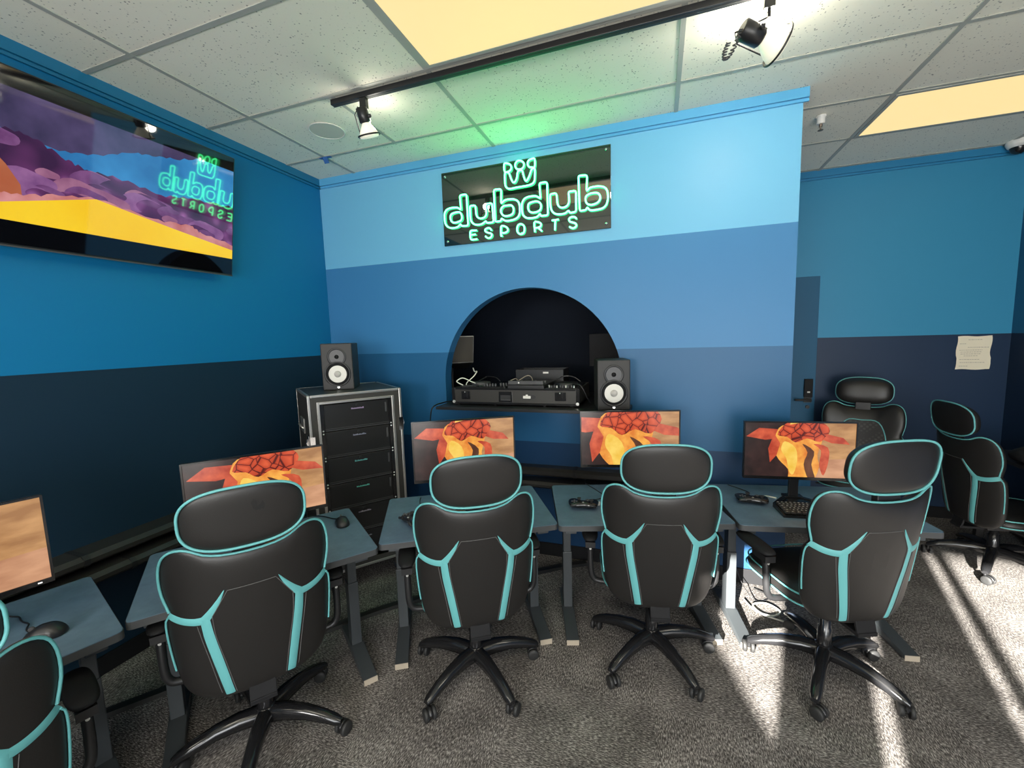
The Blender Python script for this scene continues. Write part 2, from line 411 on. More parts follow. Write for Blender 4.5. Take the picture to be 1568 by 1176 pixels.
# black lighting track with two spot heads
YT = Y0 + TY + .040
tk = thing('lighting_track', 'long black lighting track screwed to the ceiling beside the light panel', 'track', (0, YT, H))
obj('rail', MB().b2((-1.757, -.017, -.034), (1.35, .017, -.005)), M_black, tk, .002)
obj('slot', MB().b2((-1.75, -.006, -.0352), (1.34, .006, -.0335)), M_void, tk)
M_bulb = mat('spot_bulb_glass', (.85, .82, .70), .25, emit=(1, .93, .70), estr=.35)
def spot_head(x, aim, label, cord=False, drop=.0, scale=1.0, tip=(0, 0, 0)):
    t = thing('track_spotlight', label, 'spotlight', (x, YT, H - .035))
    obj('adapter', MB().b2((-.020, -.014, -.055), (.020, .014, 0)).tube([(0, 0, -.05), (0, 0, -.075 - drop)], .007, 10), M_black, t, .002)
    q = Vector(aim).to_track_quat('-Z', 'Y').to_matrix(); s = scale
    o = Vector((0, 0, -.115 - drop)) + Vector(tip)
    M3 = q * s
    obj('socket', MB().lathe([(.022, .055), (.027, .052), (.027, -.005), (.022, -.010)], 22, o, M=M3), M_black, t)
    bulb = obj('bulb', MB().lathe([(.016, -.008), (.024, -.020), (.040, -.045), (.047, -.062), (.044, -.070), (.001, -.074)], 28, o, M=M3), M_bulb, t)
    g = MB(); ring = [o + M3 @ Vector((.052 * math.cos(a * PI / 16), .052 * math.sin(a * PI / 16), -.062)) for a in range(32)]
    g.tube(ring, .0045, 6, closed=True)
    a1 = o + M3 @ Vector((-.052, 0, -.062)); a2 = o + M3 @ Vector((-.050, 0, .035)); a3 = o + M3 @ Vector((-.02, 0, .062))
    g.tube([a1, a2, a3, (0, 0, -.072 - drop)], .0035, 6)
    kn = o + M3 @ Vector((.034, 0, .012)); g.lathe([(.010, -.006), (.010, .008), (.005, .010)], 10, kn, 'X')
    obj('gimbal_ring', g, M_black, t)
    if cord:
        cpts = []; a = o + M3 @ Vector((0, 0, .055))
        path = smooth_loop([a, a + Vector((-.01, -.01, -.03)), a + Vector((-.035, -.01, -.085)), a + Vector((-.058, 0, -.105)), a + Vector((-.060, 0, -.075)), a + Vector((-.045, .01, -.035))], 40, False)
        for i, p in enumerate(path):
            ph = i * .55; cpts.append(p + Vector((.008 * math.cos(ph), .008 * math.sin(ph), .003 * math.sin(ph))))
        obj('coiled_cord', MB().tube(cpts, .0028, 5), M_grey, t)
    ld = bpy.data.lights.new('spot_glow', 'SPOT'); ld.energy = 5 if scale < 1.3 else 3; ld.color = (1, .93, .78); ld.spot_size = R(95); ld.spot_blend = .8; ld.shadow_soft_size = .04
    lo = bpy.data.objects.new('spot_glow', ld); C.objects.link(lo); lo.parent = t
    lo.location = o + M3 @ Vector((0, 0, -.085)); lo.rotation_euler = q.to_euler()
    pd = bpy.data.lights.new('spot_spill', 'POINT'); pd.energy = 1.3 if scale < 1.3 else 9.0; pd.color = (1, .95, .82); pd.shadow_soft_size = .03
    po = bpy.data.objects.new('spot_spill', pd); C.objects.link(po); po.parent = t; po.location = o + M3 @ Vector((0, .055, -.01))
    return t
spot_head(-1.545, (.05, .35, -.9), 'small black track spotlight at the left end of the track', scale=1.15)
spot_head(.415, (.86, .38, -.34), 'larger track spotlight with a coiled cord, top right of the track', True, .012, 1.45, (-.03, .03, -.005))


# ------------------------------------------------------------------ neon sign
SIGN = {
  'letter_d1': [(1, [(-1.405,2.747), (-1.35,2.748), (-1.346,2.521), (-1.402,2.525), (-1.408,2.543), (-1.426,2.522), (-1.455,2.518), (-1.487,2.518), (-1.519,2.532), (-1.537,2.558), (-1.54,2.592), (-1.539,2.631), (-1.525,2.654), (-1.502,2.664), (-1.468,2.666), (-1.426,2.663), (-1.399,2.639), (-1.403,2.698)]), (1, [(-1.45,2.628), (-1.411,2.626), (-1.396,2.601), (-1.397,2.575), (-1.414,2.561), (-1.458,2.555), (-1.482,2.568), (-1.491,2.595), (-1.482,2.619)])],
  'letter_u1': [(1, [(-1.326,2.661), (-1.281,2.66), (-1.278,2.595), (-1.27,2.573), (-1.248,2.56), (-1.215,2.563), (-1.198,2.577), (-1.195,2.601), (-1.201,2.658), (-1.149,2.659), (-1.142,2.523), (-1.195,2.523), (-1.202,2.54), (-1.23,2.521), (-1.268,2.517), (-1.301,2.527), (-1.321,2.55), (-1.326,2.576)])],
  'letter_b1': [(1, [(-1.132,2.749), (-1.075,2.747), (-1.079,2.642), (-1.06,2.662), (-1.038,2.669), (-0.984,2.666), (-0.95,2.648), (-0.938,2.618), (-0.939,2.562), (-0.951,2.536), (-0.98,2.523), (-1.038,2.519), (-1.065,2.529), (-1.08,2.547), (-1.083,2.525), (-1.129,2.524)]), (1, [(-1.062,2.626), (-1.039,2.627), (-1.003,2.625), (-0.986,2.604), (-0.987,2.576), (-1.001,2.56), (-1.037,2.554), (-1.064,2.561), (-1.081,2.584), (-1.08,2.608)])],
  'letter_d2': [(1, [(-0.79,2.748), (-0.734,2.746), (-0.733,2.524), (-0.786,2.524), (-0.788,2.544), (-0.809,2.521), (-0.848,2.517), (-0.89,2.522), (-0.917,2.546), (-0.923,2.586), (-0.922,2.628), (-0.905,2.656), (-0.876,2.667), (-0.821,2.666), (-0.801,2.655), (-0.783,2.64), (-0.787,2.691)]), (1, [(-0.836,2.628), (-0.804,2.625), (-0.784,2.607), (-0.782,2.581), (-0.797,2.56), (-0.838,2.554), (-0.865,2.564), (-0.876,2.588), (-0.871,2.618)])],
  'letter_u2': [(1, [(-0.715,2.663), (-0.669,2.663), (-0.664,2.591), (-0.653,2.569), (-0.627,2.56), (-0.6,2.565), (-0.583,2.585), (-0.582,2.618), (-0.586,2.662), (-0.534,2.661), (-0.534,2.523), (-0.579,2.52), (-0.585,2.54), (-0.61,2.52), (-0.649,2.519), (-0.685,2.527), (-0.707,2.551), (-0.715,2.594)])],
  'letter_b2': [(1, [(-0.516,2.756), (-0.457,2.751), (-0.462,2.645), (-0.445,2.665), (-0.424,2.67), (-0.378,2.669), (-0.341,2.658), (-0.323,2.632), (-0.319,2.583), (-0.33,2.541), (-0.355,2.522), (-0.405,2.518), (-0.442,2.52), (-0.459,2.545), (-0.465,2.527), (-0.51,2.524)]), (1, [(-0.441,2.628), (-0.416,2.63), (-0.387,2.625), (-0.371,2.602), (-0.375,2.579), (-0.392,2.563), (-0.425,2.555), (-0.455,2.563), (-0.469,2.587), (-0.465,2.615)])],
  'letter_d_small': [(1, [(-1.046,2.914), (-1.022,2.914), (-1.002,2.904), (-0.993,2.887), (-0.997,2.869), (-1.014,2.858), (-1.044,2.861)])],
  'letter_o_small': [(1, [(-0.93,2.919), (-0.912,2.911), (-0.899,2.895), (-0.901,2.875), (-0.914,2.862), (-0.934,2.86), (-0.953,2.867), (-0.964,2.885), (-0.961,2.904), (-0.947,2.918)])],
  'letter_d_mirrored': [(1, [(-0.82,2.913), (-0.841,2.916), (-0.861,2.911), (-0.871,2.897), (-0.87,2.879), (-0.86,2.865), (-0.843,2.86), (-0.821,2.86)])],
  'letter_w': [(1, [(-1.042,2.851), (-1.014,2.849), (-1,2.813), (-0.988,2.786), (-0.979,2.778), (-0.966,2.783), (-0.953,2.808), (-0.944,2.848), (-0.914,2.849), (-0.905,2.817), (-0.896,2.789), (-0.887,2.775), (-0.874,2.784), (-0.859,2.81), (-0.843,2.846), (-0.821,2.847), (-0.822,2.794), (-0.826,2.765), (-0.841,2.75), (-0.875,2.743), (-0.96,2.741), (-1,2.739), (-1.025,2.744), (-1.04,2.762), (-1.044,2.785)])],
  'E': [(0, [(-1.279,2.48), (-1.331,2.484), (-1.333,2.45), (-1.33,2.416), (-1.277,2.417)]), (0, [(-1.33,2.452), (-1.288,2.452)])],
  'S1': [(0, [(-1.161,2.467), (-1.172,2.483), (-1.19,2.487), (-1.209,2.479), (-1.208,2.464), (-1.187,2.453), (-1.164,2.445), (-1.16,2.43), (-1.172,2.416), (-1.193,2.416), (-1.211,2.431)])],
  'P': [(0, [(-1.078,2.421), (-1.087,2.424), (-1.084,2.486), (-1.057,2.485), (-1.035,2.468), (-1.036,2.448), (-1.059,2.438), (-1.079,2.442)])],
  'O': [(1, [(-0.933,2.487), (-0.911,2.472), (-0.907,2.446), (-0.915,2.422), (-0.939,2.417), (-0.959,2.433), (-0.962,2.46), (-0.953,2.481)])],
  'R': [(0, [(-0.83,2.42), (-0.833,2.485), (-0.807,2.486), (-0.785,2.473), (-0.788,2.454), (-0.806,2.448), (-0.827,2.448)]), (0, [(-0.806,2.448), (-0.779,2.421)])],
  'T': [(0, [(-0.706,2.485), (-0.657,2.486)]), (0, [(-0.681,2.485), (-0.685,2.417)])],
  'S2': [(0, [(-0.532,2.476), (-0.545,2.489), (-0.567,2.492), (-0.584,2.482), (-0.58,2.464), (-0.554,2.453), (-0.535,2.441), (-0.537,2.424), (-0.559,2.416), (-0.583,2.429)])],
}
M_neon = mat('neon_tube', (.3, .9, .7), .4, emit=(.052, 1.0, .27), estr=9.0)
def neon_sign():
    yb = YW - .012
    t = thing('neon_sign', 'black glossy sign board with glowing green outlined lettering high on the wall', 'sign', (-.93, YW, 2.39))
    def loc(p): return Vector(p) - Vector((-.93, YW, 2.39))
    x0, x1, z0, z1 = -1.557, -.302, 2.393, 2.929
    m = MB(); m.b2(loc((x0, YW - .014, z0)), loc((x1, YW - .002, z1)))
    ba = mat('black_acrylic', (.004, .009, .006), .03, spec=.8); ba.node_tree.nodes['Principled BSDF'].inputs['IOR'].default_value = 1.8
    obj('board', m, ba, t, .002)
    for x, z in ((x0 + .03, z0 + .03), (x1 - .03, z0 + .03), (x0 + .03, z1 - .03), (x1 - .03, z1 - .03), (-.93, z0 + .03)):
        obj('screw_cap', MB().lathe([(.010, 0), (.009, -.006), (.004, -.008)], 14, loc((x, YW - .014, z)), 'Y'), M_chrome, t)
    names = {'letter_o_small': 'neon_letter_o', 'letter_d_small': 'neon_letter_d', 'letter_d_mirrored': 'neon_letter_d', 'letter_w': 'neon_letter_w',
             'letter_d1': 'neon_letter_d', 'letter_d2': 'neon_letter_d', 'letter_u1': 'neon_letter_u', 'letter_u2': 'neon_letter_u', 'letter_b1': 'neon_letter_b', 'letter_b2': 'neon_letter_b',
             'S1': 'neon_letter_s', 'S2': 'neon_letter_s'}
    for k, loops in SIGN.items():
        m = MB()
        for closed, pts in loops:
            P = [loc((x, YW - .026, z)) for x, z in pts]
            if k in ('letter_w', 'O', 'letter_o_small', 'S1', 'S2', 'P', 'R', 'letter_d_small', 'letter_d_mirrored') or len(pts) == 9 or len(pts) == 10:
                Q = smooth_loop(P, 3, bool(closed)) if len(P) > 2 else P
            else:
                Q = []                                  # straight runs with slightly rounded corners
                n = len(P)
                for i in range(n):
                    if not closed and i in (0, n - 1): Q.append(P[i]); continue
                    a, b, c = P[i - 1], P[i], P[(i + 1) % n]
                    d = min(.012, (a - b).length / 2.2, (c - b).length / 2.2)
                    u, v = (a - b).normalized(), (c - b).normalized()
                    Q += [b + u * d, b + (u + v) * d * .28, b + v * d]
            m.tube(Q, .0055, 8, closed=bool(closed))
            s = P[0]
        obj(names.get(k, 'neon_letter_' + k.lower()), m, M_neon, t)
neon_sign()
# ------------------------------------------------------------------ flat pictures shown on screens (clipped to the screen)
def clip(poly, x0, x1, y0, y1):
    def cut(P, f, g):
        o = []
        for i in range(len(P)):
            a, b = P[i - 1], P[i]; fa, fb = f(a), f(b)
            if (fa >= 0) != (fb >= 0):
                t = fa / (fa - fb); o.append((a[0] + (b[0] - a[0]) * t, a[1] + (b[1] - a[1]) * t))
            if fb >= 0: o.append(b)
        return o
    for f in (lambda p: p[0] - x0, lambda p: x1 - p[0], lambda p: p[1] - y0, lambda p: y1 - p[1]):
        poly = cut(poly, f, None)
        if len(poly) < 3: return []
    return poly
def screen_mat(name, c1, c2, scale=8, kind='noise', strength=.82, c3=None, rough=.25, stretch=(1, 1, 1)):
    m = mat(name, (.01, .01, .01), rough); k = NT(m)
    t = k.n('ShaderNodeTexCoord'); mp = k.n('ShaderNodeMapping'); mp.inputs['Scale'].default_value = stretch
    k.l(t.outputs['Object'], mp.inputs[0])
    if kind == 'noise':
        n = k.n('ShaderNodeTexNoise', i_Scale=float(scale), i_Detail=4.0); k.l(mp.outputs[0], n.inputs['Vector'])
        col = k.ramp(n.outputs[0], [(.35, c1), (.65, c2)])
    elif kind == 'cracks':
        n = k.n('ShaderNodeTexVoronoi', i_Scale=float(scale), feature='DISTANCE_TO_EDGE'); k.l(mp.outputs[0], n.inputs['Vector'])
        col = k.ramp(n.outputs['Distance'], [(.0, c3), (.022, c3), (.05, c1), (.3, c2)])
    else:                                          # soft round billows
        n = k.n('ShaderNodeTexVoronoi', i_Scale=float(scale), feature='SMOOTH_F1'); k.l(mp.outputs[0], n.inputs['Vector'])
        col = k.ramp(n.outputs['Distance'], [(.05, c2), (.35, c1), (.7, c3 or c1)])
    k.l(col, k.b.inputs['Emission Color']); k.b.inputs['Emission Strength'].default_value = strength
    return m
# ------------------------------------------------------------------ television
def television():
    top, bot = Vector((-2.50, 0, 2.84)), Vector((-2.62, 0, 2.134)); d = top - bot; Hh = d.length; up = d.normalized()
    nrm = Vector((up.z, 0, -up.x)); y0, y1 = .79, 2.062
    base = Vector((-2.62, (y0 + y1) / 2, 2.134))
    t = thing('television', 'large wall-mounted television tilted down, showing purple clouds over a yellow ground', 'television', base)
    def P(y, v, off=0):
        return bot + up * (v * Hh) + nrm * off + Vector((0, y, 0)) - base
    def slab(name, ya, yb, va, vb, o0, o1, m_, bev=0, par=t):
        m = MB(); vs = [P(y, v, o) for y in (ya, yb) for v in (va, vb) for o in (o0, o1)]
        m.add(vs, [(0, 1, 3, 2), (4, 6, 7, 5), (0, 4, 5, 1), (2, 3, 7, 6), (0, 2, 6, 4), (1, 5, 7, 3)]); return obj(name, m, m_, par, bev)
    slab('housing', y0, y1, 0, 1, -.035, 0, M_black, .004)
    slab('bottom_strip', y0, y1, -.006, .004, -.02, .0015, M_grey)
    glass = mat('tv_glass', (.003, .003, .004), .035, spec=.8)
    scr = slab('screen', y0 + .008, y1 - .008, .012, .990, .0003, .0010, glass)
    pic = MB(); lo, hi = .105, .635; a, b = y0 + .008, y1 - .008
    ms = [screen_mat('tv_sky', (.02, .14, .36), (.05, .30, .62), 3, rough=.035), screen_mat('tv_dark_cloud', (.030, .022, .065), (.085, .06, .15), 5, rough=.035),
          screen_mat('tv_purple_cloud', (.10, .022, .10), (.30, .10, .30), 13, 'billow', c3=(.035, .008, .045), rough=.035),
          screen_mat('tv_pink_cloud', (.45, .13, .12), (.62, .26, .26), 9, rough=.035), screen_mat('tv_yellow_ground', (.86, .50, .008), (.90, .60, .02), 2, rough=.035),
          screen_mat('tv_orange_cloud', (.34, .06, .02), (.42, .12, .05), 4, rough=.035),
          screen_mat('tv_cloud_plum', (.11, .03, .12), (.19, .07, .20), 14, rough=.035), screen_mat('tv_cloud_violet', (.17, .06, .19), (.27, .11, .27), 14, rough=.035), screen_mat('tv_cloud_mauve', (.24, .085, .17), (.34, .14, .24), 14, rough=.035)]
    for m_ in ms: m_.node_tree.nodes['Principled BSDF'].inputs['Specular IOR Level'].default_value = .8
    def bumpy(pts, amp, sub=7):
        o = []
        for (x, y), (u, v) in zip(pts, pts[1:]):
            for k in range(sub):
                s = k / sub; o.append((x + (u - x) * s, y + (v - y) * s + amp * abs(math.sin(PI * s * 2.5 + x * 30))))
        return o + [pts[-1]]
    rnd = random.Random(11)
    def blobs(n, line, depth, r0, r1, mis):
        o = []
        for i in range(n):
            s = i / n; y = a + (b - a) * rnd.random()
            top = [v for (y0_, v0), (y1_, v1) in zip(line, line[1:]) if y0_ <= y <= y1_ for v in [v0 + (v1 - v0) * (y - y0_) / (y1_ - y0_)]]
            if not top: continue
            q = s * depth; r = r0 + (r1 - r0) * rnd.random(); v = top[0] - q - r * .5
            o.append((mis[rnd.randrange(len(mis))], [(y + r * 1.35 * math.cos(k * PI / 10), v + r * .62 * math.sin(k * PI / 10) * (1 + .15 * math.cos(k))) for k in range(20)]))
        return o
    HL = [(a, .56), (.92, .53), (1.052, .462), (1.147, .459), (1.252, .409), (1.329, .385), (1.467, .392), (1.645, .365), (1.805, .395), (2.07, .415)]
    lay = [(0, [(a, lo), (b, lo), (b, hi), (a, hi)]),
           (1, [(a, hi), (a, .50)] + bumpy([(.9, .52), (1.052, .47), (1.231, .452), (1.373, .485), (1.507, .55), (1.62, .575), (1.74, .60), (1.90, .66)], -.012)),
           (2, [(a, lo), (a, .56)] + bumpy([(.92, .53), (1.052, .462), (1.147, .459), (1.252, .409), (1.329, .385), (1.467, .392), (1.645, .365), (1.805, .395), (2.06, .415)], .016) + [(b, lo)]),
           ] + blobs(46, HL, .20, .030, .085, [2, 6, 7, 8]) + [
           (5, [(a, lo), (a, .42), (1.0, .40), (1.06, .33), (1.10, .26), (1.11, lo)]),
           (3, [(a, lo), (a, .24)] + bumpy([(1.0, .215), (1.07, .205), (1.20, .24), (1.36, .272), (1.60, .235), (1.80, .245), (1.86, .215), (2.06, .185)], .012) + [(b, lo)]),
           (4, [(a, lo), (a, .17), (1.038, .174), (1.359, .274), (1.70, .215), (2.06, .158), (b, lo)])]
    for i, (mi, poly) in enumerate(lay):
        q = clip(poly, a, b, lo, hi)
        if q: pic.poly([P(y, v / .716, .0013 + .00006 * i) for y, v in q], mi)
    obj('picture', pic, ms, scr)
    m = MB(); m.b2((-.095, -.25, .20), (-.06, .25, .52)); m.b2((-.07, -.16, .25), (-.004, -.11, .5)); m.b2((-.07, .11, .25), (-.004, .16, .5)); obj('wall_bracket', m, M_black, t)
television()

# ------------------------------------------------------------------ paper notice
def paper():
    m = MB(); n, k = 10, 12; x0, x1, z0, z1 = 2.362, 2.580, 1.302, 1.577
    vs = []
    for i in range(n + 1):
        for j in range(k + 1):
            u, v = i / n, j / k
            vs.append((x0 + (x1 - x0) * u + .004 * math.sin(v * 9), YF - .004 - .004 * abs(math.sin(u * 7 + v * 5)) - (.006 if abs(v - .33) < .05 else 0), z0 + (z1 - z0) * v + .003 * math.sin(u * 8)))
    m.add(vs, [(i * (k + 1) + j, (i + 1) * (k + 1) + j, (i + 1) * (k + 1) + j + 1, i * (k + 1) + j + 1) for i in range(n) for j in range(k)], 0, True)
    t = tag(obj('paper_notice', m, mat('paper', (.80, .74, .58), .8)), 'creased cream paper sheet taped to the dark lower part of the far wall', 'paper')
    w = MB(); rnd = random.Random(2)
    for r, (z, a, b) in enumerate([(1.548, .30, .68), (1.515, .06, .25), (1.485, .30, .9), (1.463, .06, .72), (1.447, .1, .66), (1.431, .1, .7), (1.415, .2, .6), (1.385, .08, .66), (1.36, .1, .8), (1.33, .08, .3)]):
        x = a
        while x < b:
            l = rnd.uniform(.02, .07); w.box((x0 + (x1 - x0) * (x + l / 2), YF - .0165, z), ((x1 - x0) * l, .0006, .0028)); x += l + .02
    obj('handwriting', w, mat('pencil_grey', (.22, .20, .17), .8), t)
paper()

# ------------------------------------------------------------------ black rails along the walls and the floor cord cover
M_rail = mat('rail_black', (.026, .025, .023), .33)
def rail(name, label, path, w, h, z, gr=None, out=1):
    """box rail following a wall; path = (a, b, inward)"""
    a, b, n = Vector(path[0]), Vector(path[1]), Vector(path[2])
    t = (b - a).normalized(); prof = [(0, 0), (w - .012, 0), (w, .012), (w, h - .018), (w - .022, h), (0, h)]
    m = MB(); m.loft([[p + n * q[0] + Vector((0, 0, z + q[1])) for q in prof] for p in (a, b)], 0, False)
    o = obj(name, m, M_rail)
    L = (b - a).length; k = int(L / .62)
    for i in range(1, k + 1):
        c = MB(); p = a + t * (L * i / (k + 1)); c.loft([[p + t * s + n * (q[0] + (.003 if q[0] else 0)) + Vector((0, 0, z + q[1] + (.003 if q[1] > h / 2 else -.003))) for q in prof] for s in (-.012, .012)], 0, False)
        obj('joint_cover', c, M_black, o)
    return tag(o, label, 'cable rail', 'black cable rails along the walls')
rail('cable_rail', 'upper black cable rail running along the dark left wall', ((XL, .55, 0), (XL, 2.30, 0), (1, 0, 0)), .155, .050, .652)
rail('cable_rail', 'lower black cable rail under the first one on the left wall', ((XL, .80, 0), (XL, 2.30, 0), (1, 0, 0)), .185, .050, .560)
rail('cable_rail', 'upper black cable rail on the blue wall behind the middle desks', ((-1.60, YW, 0), (-.04, YW, 0), (0, -1, 0)), .10, .060, .655)
rail('cable_rail', 'lower black cable rail on the blue wall behind the middle desks', ((-1.60, YW, 0), (-.04, YW, 0), (0, -1, 0)), .135, .045, .575)
def cord_cover():
    pts = [(-2.38, 1.02), (-2.05, 1.46), (-1.781, 1.807), (-1.536, 2.104), (-1.15, 2.43), (-.773, 2.722), (-.60, 2.85), (-.46, 2.930)]
    P = smooth_loop([Vector((x - .030, y + .026, 0)) for x, y in pts], 5, False); rings = []
    for i, p in enumerate(P):
        t = (P[min(i + 1, len(P) - 1)] - P[max(i - 1, 0)]).normalized(); n = Vector((-t.y, t.x, 0))
        rings.append([p + n * a + Vector((0, 0, b)) for a, b in ((-.035, .001), (-.022, .016), (.022, .016), (.035, .001))])
    m = MB().loft(rings, 0, False)
    tag(obj('cord_cover', m, M_black), 'long black cord cover curving over the carpet behind the desk legs', 'cord cover')
cord_cover()

# ------------------------------------------------------------------ studio speakers
M_cone = mat('speaker_cone_white', (.74, .72, .66), .5); M_led = mat('white_led', (.8, .8, .8), .4, emit=(1, 1, .95), estr=1.3)
M_spk = mat('speaker_cabinet', (.022, .021, .020), .55); M_cap = mat('dust_cap', (.46, .44, .41), .4)
def studio_speaker(loc, rz, label):
    t = thing('studio_speaker', label, 'speaker', loc, rz, 'studio speakers')
    w, h, d = .208, .326, .25; y = -d / 2
    obj('cabinet', MB().b2((-w / 2, y, 0), (w / 2, d / 2, h)), M_spk, t, .007, seg=3)
    hw = .060; z = .232
    obj('tweeter_horn', MB().lathe([(hw + .004, -.001), (hw, -.005), (hw - .006, -.004), (.040, .006), (.016, .014)], 36, (0, y, z), 'Y'), M_black, t)
    obj('tweeter', MB().lathe([(.016, .004), (.014, -.003), (.008, -.008), (.001, -.010)], 24, (0, y, z), 'Y'), M_blackmatte, t)
    obj('woofer_ring', MB().lathe([(.088, -.001), (.087, -.008), (.080, -.009), (.074, -.003), (.070, -.001)], 44, (0, y, .112), 'Y'), M_black, t)
    obj('surround', MB().lathe([(.073, -.002), (.068, -.009), (.061, -.004), (.060, -.002)], 40, (0, y, .112), 'Y'), M_blackmatte, t)
    obj('cone', MB().lathe([(.060, -.0045), (.056, -.0055), (.030, -.003), (.024, -.0032)], 40, (0, y, .112), 'Y'), M_cone, t)
    obj('dust_cap', MB().lathe([(.024, -.003), (.021, -.008), (.012, -.013), (.001, -.0145)], 28, (0, y, .112), 'Y'), M_cap, t)
    obj('logo_light', MB().lathe([(.0085, -.001), (.0085, -.0022), (.001, -.0024)], 18, (0, y, .020), 'Y'), M_led, t)
studio_speaker((-2.178, 2.488, 1.3505), R(30), 'black studio speaker with a white cone standing on the tall equipment rack')
studio_speaker((-.292, 2.872, 1.1915), R(13), 'black studio speaker with a white cone at the right end of the arch shelf')

# ------------------------------------------------------------------ flight-case rack
M_case = mat('flight_case_laminate', (.030, .028, .024), .5); M_drawer = mat('rack_drawer', (.010, .010, .010), .35)
M_screw = mat('screw_bright', (.75, .75, .72), .3, metal=.6)
def rack():
    a = R(51.8); fm = Vector(((-2.086 - 1.716) / 2, (2.062 + 2.533) / 2, 0))
    t = thing('equipment_rack', 'tall black flight-case rack with aluminium edges and a column of black drawers', 'rack', fm, a)
    W, D, T, B = .60, .60, 1.35, .13; w = W / 2
    m = MB(); m.b2((-w, .001, B), (-w + .012, D, T)); m.b2((w - .012, .001, B), (w, D, T)); m.b2((-w, .001, T - .012), (w, D, T)); m.b2((-w, .001, B), (w, D, B + .012)); m.b2((-w, D - .012, B), (w, D, T))
    fr = .055
    m.b2((-w, 0, B), (-w + fr, .012, T)); m.b2((w - fr, 0, B), (w, .012, T)); m.b2((-w + fr, 0, T - .06), (w - fr, .012, T)); m.b2((-w + fr, 0, B), (w - fr, .012, B + .05))
    obj('case_body', m, M_case, t)
    e = MB(); r = .017
    def bar(lo, hi): e.b2(lo, hi)
    for x in (-w - .002, w + .002 - r):
        bar((x, -.003, B), (x + r, .0155, T)); bar((x, D - r, B), (x + r, D + .002, T)); bar((x, .0155, T + .002 - r), (x + r, D - r, T + .002)); bar((x, .0155, B - .002), (x + r, D - r, B + r))
    for y0, y1 in ((-.003, .0155), (D - r, D + .002)):
        bar((-w + r, y0, T + .002 - r), (w - r, y1, T + .002)); bar((-w + r, y0, B - .002), (w - r, y1, B + r))
    obj('edge_trim', e, M_alu, t, .003)
    e = MB(); q = fr - .004; s = .017
    bar((-w + q, -.006, B + .05), (-w + q + s, .004, T - .045)); bar((w - q - s, -.006, B + .05), (w - q, .004, T - .045)); bar((-w + q + s, -.006, T - .062), (w - q - s, .004, T - .045))
    obj('lid_rim', e, M_alu, t, .002)
    rl = MB(); x = w - q - s
    for sgn in (-1, 1):
        x0, x1 = sorted((sgn * x, sgn * (x - .024))); rl.b2((x0, .004, B + .05), (x1, .02, T - .062))
    obj('rack_rails', rl, M_blackgl, t)
    n = 6; z = T - .070; hh = .176; xx = x - .024
    for i in range(n):
        z1 = z - i * (hh + .004); z0 = z1 - hh
        dm = MB(); dm.b2((-xx, .010, z0), (xx, .5, z1)); d = obj('drawer', dm, M_drawer, t, .002)
        g = MB(); g.b2((-xx, .0075, z0 + .004), (xx, .0101, z0 + .0075)); g.b2((-xx, .0075, z0 + .016), (xx, .0101, z0 + .0185)); obj('seam', g, M_grey, d)
        lm = mat('drawer_mark_%d' % i, [(.30, .22, .36), (.26, .28, .38), (.12, .42, .42), (.10, .45, .36), (.30, .28, .34), (.3, .3, .32)][i], .5)
        g = MB(); rnd = random.Random(i)
        x_ = -.038
        while x_ < .040:
            l = rnd.uniform(.004, .009); g.b2((x_, .0085, z1 - .044), (x_ + l, .0101, z1 - .036 + rnd.uniform(-.002, .003))); x_ += l + .002
        obj('drawer_mark', g, lm, d)
        g = MB(); g.b2((-.007, .004, z1 - .022), (.007, .0101, z1 - .012)); obj('drawer_lock', g, M_black, d)
        g = MB(); g.b2((xx - .022, .006, z1 - .085), (xx - .012, .0101, z1 - .02)); obj('drawer_latch', g, M_grey, d)
        for zz in (z0 + .008, z1 - .008) if i else (z0 + .008,):
            for sgn in (-1, 1): obj('rack_screw', MB().lathe([(.0055, -.001), (.0045, -.004), (.001, -.0045)], 10, (sgn * (x - .012), .004, zz), 'Y'), M_screw, d)
    # butterfly latches on the sides
    for sgn, z in ((-1, 1.04), (1, 1.10)):
        g = MB(); g.box((sgn * (w + .004), .05, z), (.008, .07, .10)); g.box((sgn * (w + .011), .05, z), (.014, .03, .05))
        g.box((sgn * (w - .012), -.006, z), (.03, .008, .09)); g.tube([(sgn * (w + .012), .03, z - .03), (sgn * (w + .022), .03, z), (sgn * (w + .012), .03, z + .03)], .004, 6)
        obj('latch', g, M_chrome, t)
    g = MB(); g.box((-w - .003, .32, 1.12), (.008, .16, .10)); g.tube([(-w - .006, .27, 1.10), (-w - .022, .27, 1.12), (-w - .022, .37, 1.12), (-w - .006, .37, 1.10)], .006, 8); obj('side_handle', g, M_alu, t)
    for x in (-w + .07, w - .07):
        for y in (.07, D - .07):
            c = MB(); c.box((x, y, B - .006), (.09, .09, .008)); c.b2((x - .028, y - .02, .05), (x - .022, y + .04, B - .006)); c.b2((x + .022, y - .02, .05), (x + .028, y + .04, B - .006))
            cs = obj('caster', c, M_chrome, t)
            obj('caster_wheel', MB().lathe([(.046, -.018), (.052, -.012), (.052, .012), (.046, .018)], 24, (x, y + .02, .0525), 'X'), mat_caster, cs)
mat_caster = mat('blue_caster_rubber', (.015, .03, .07), .5)
rack()

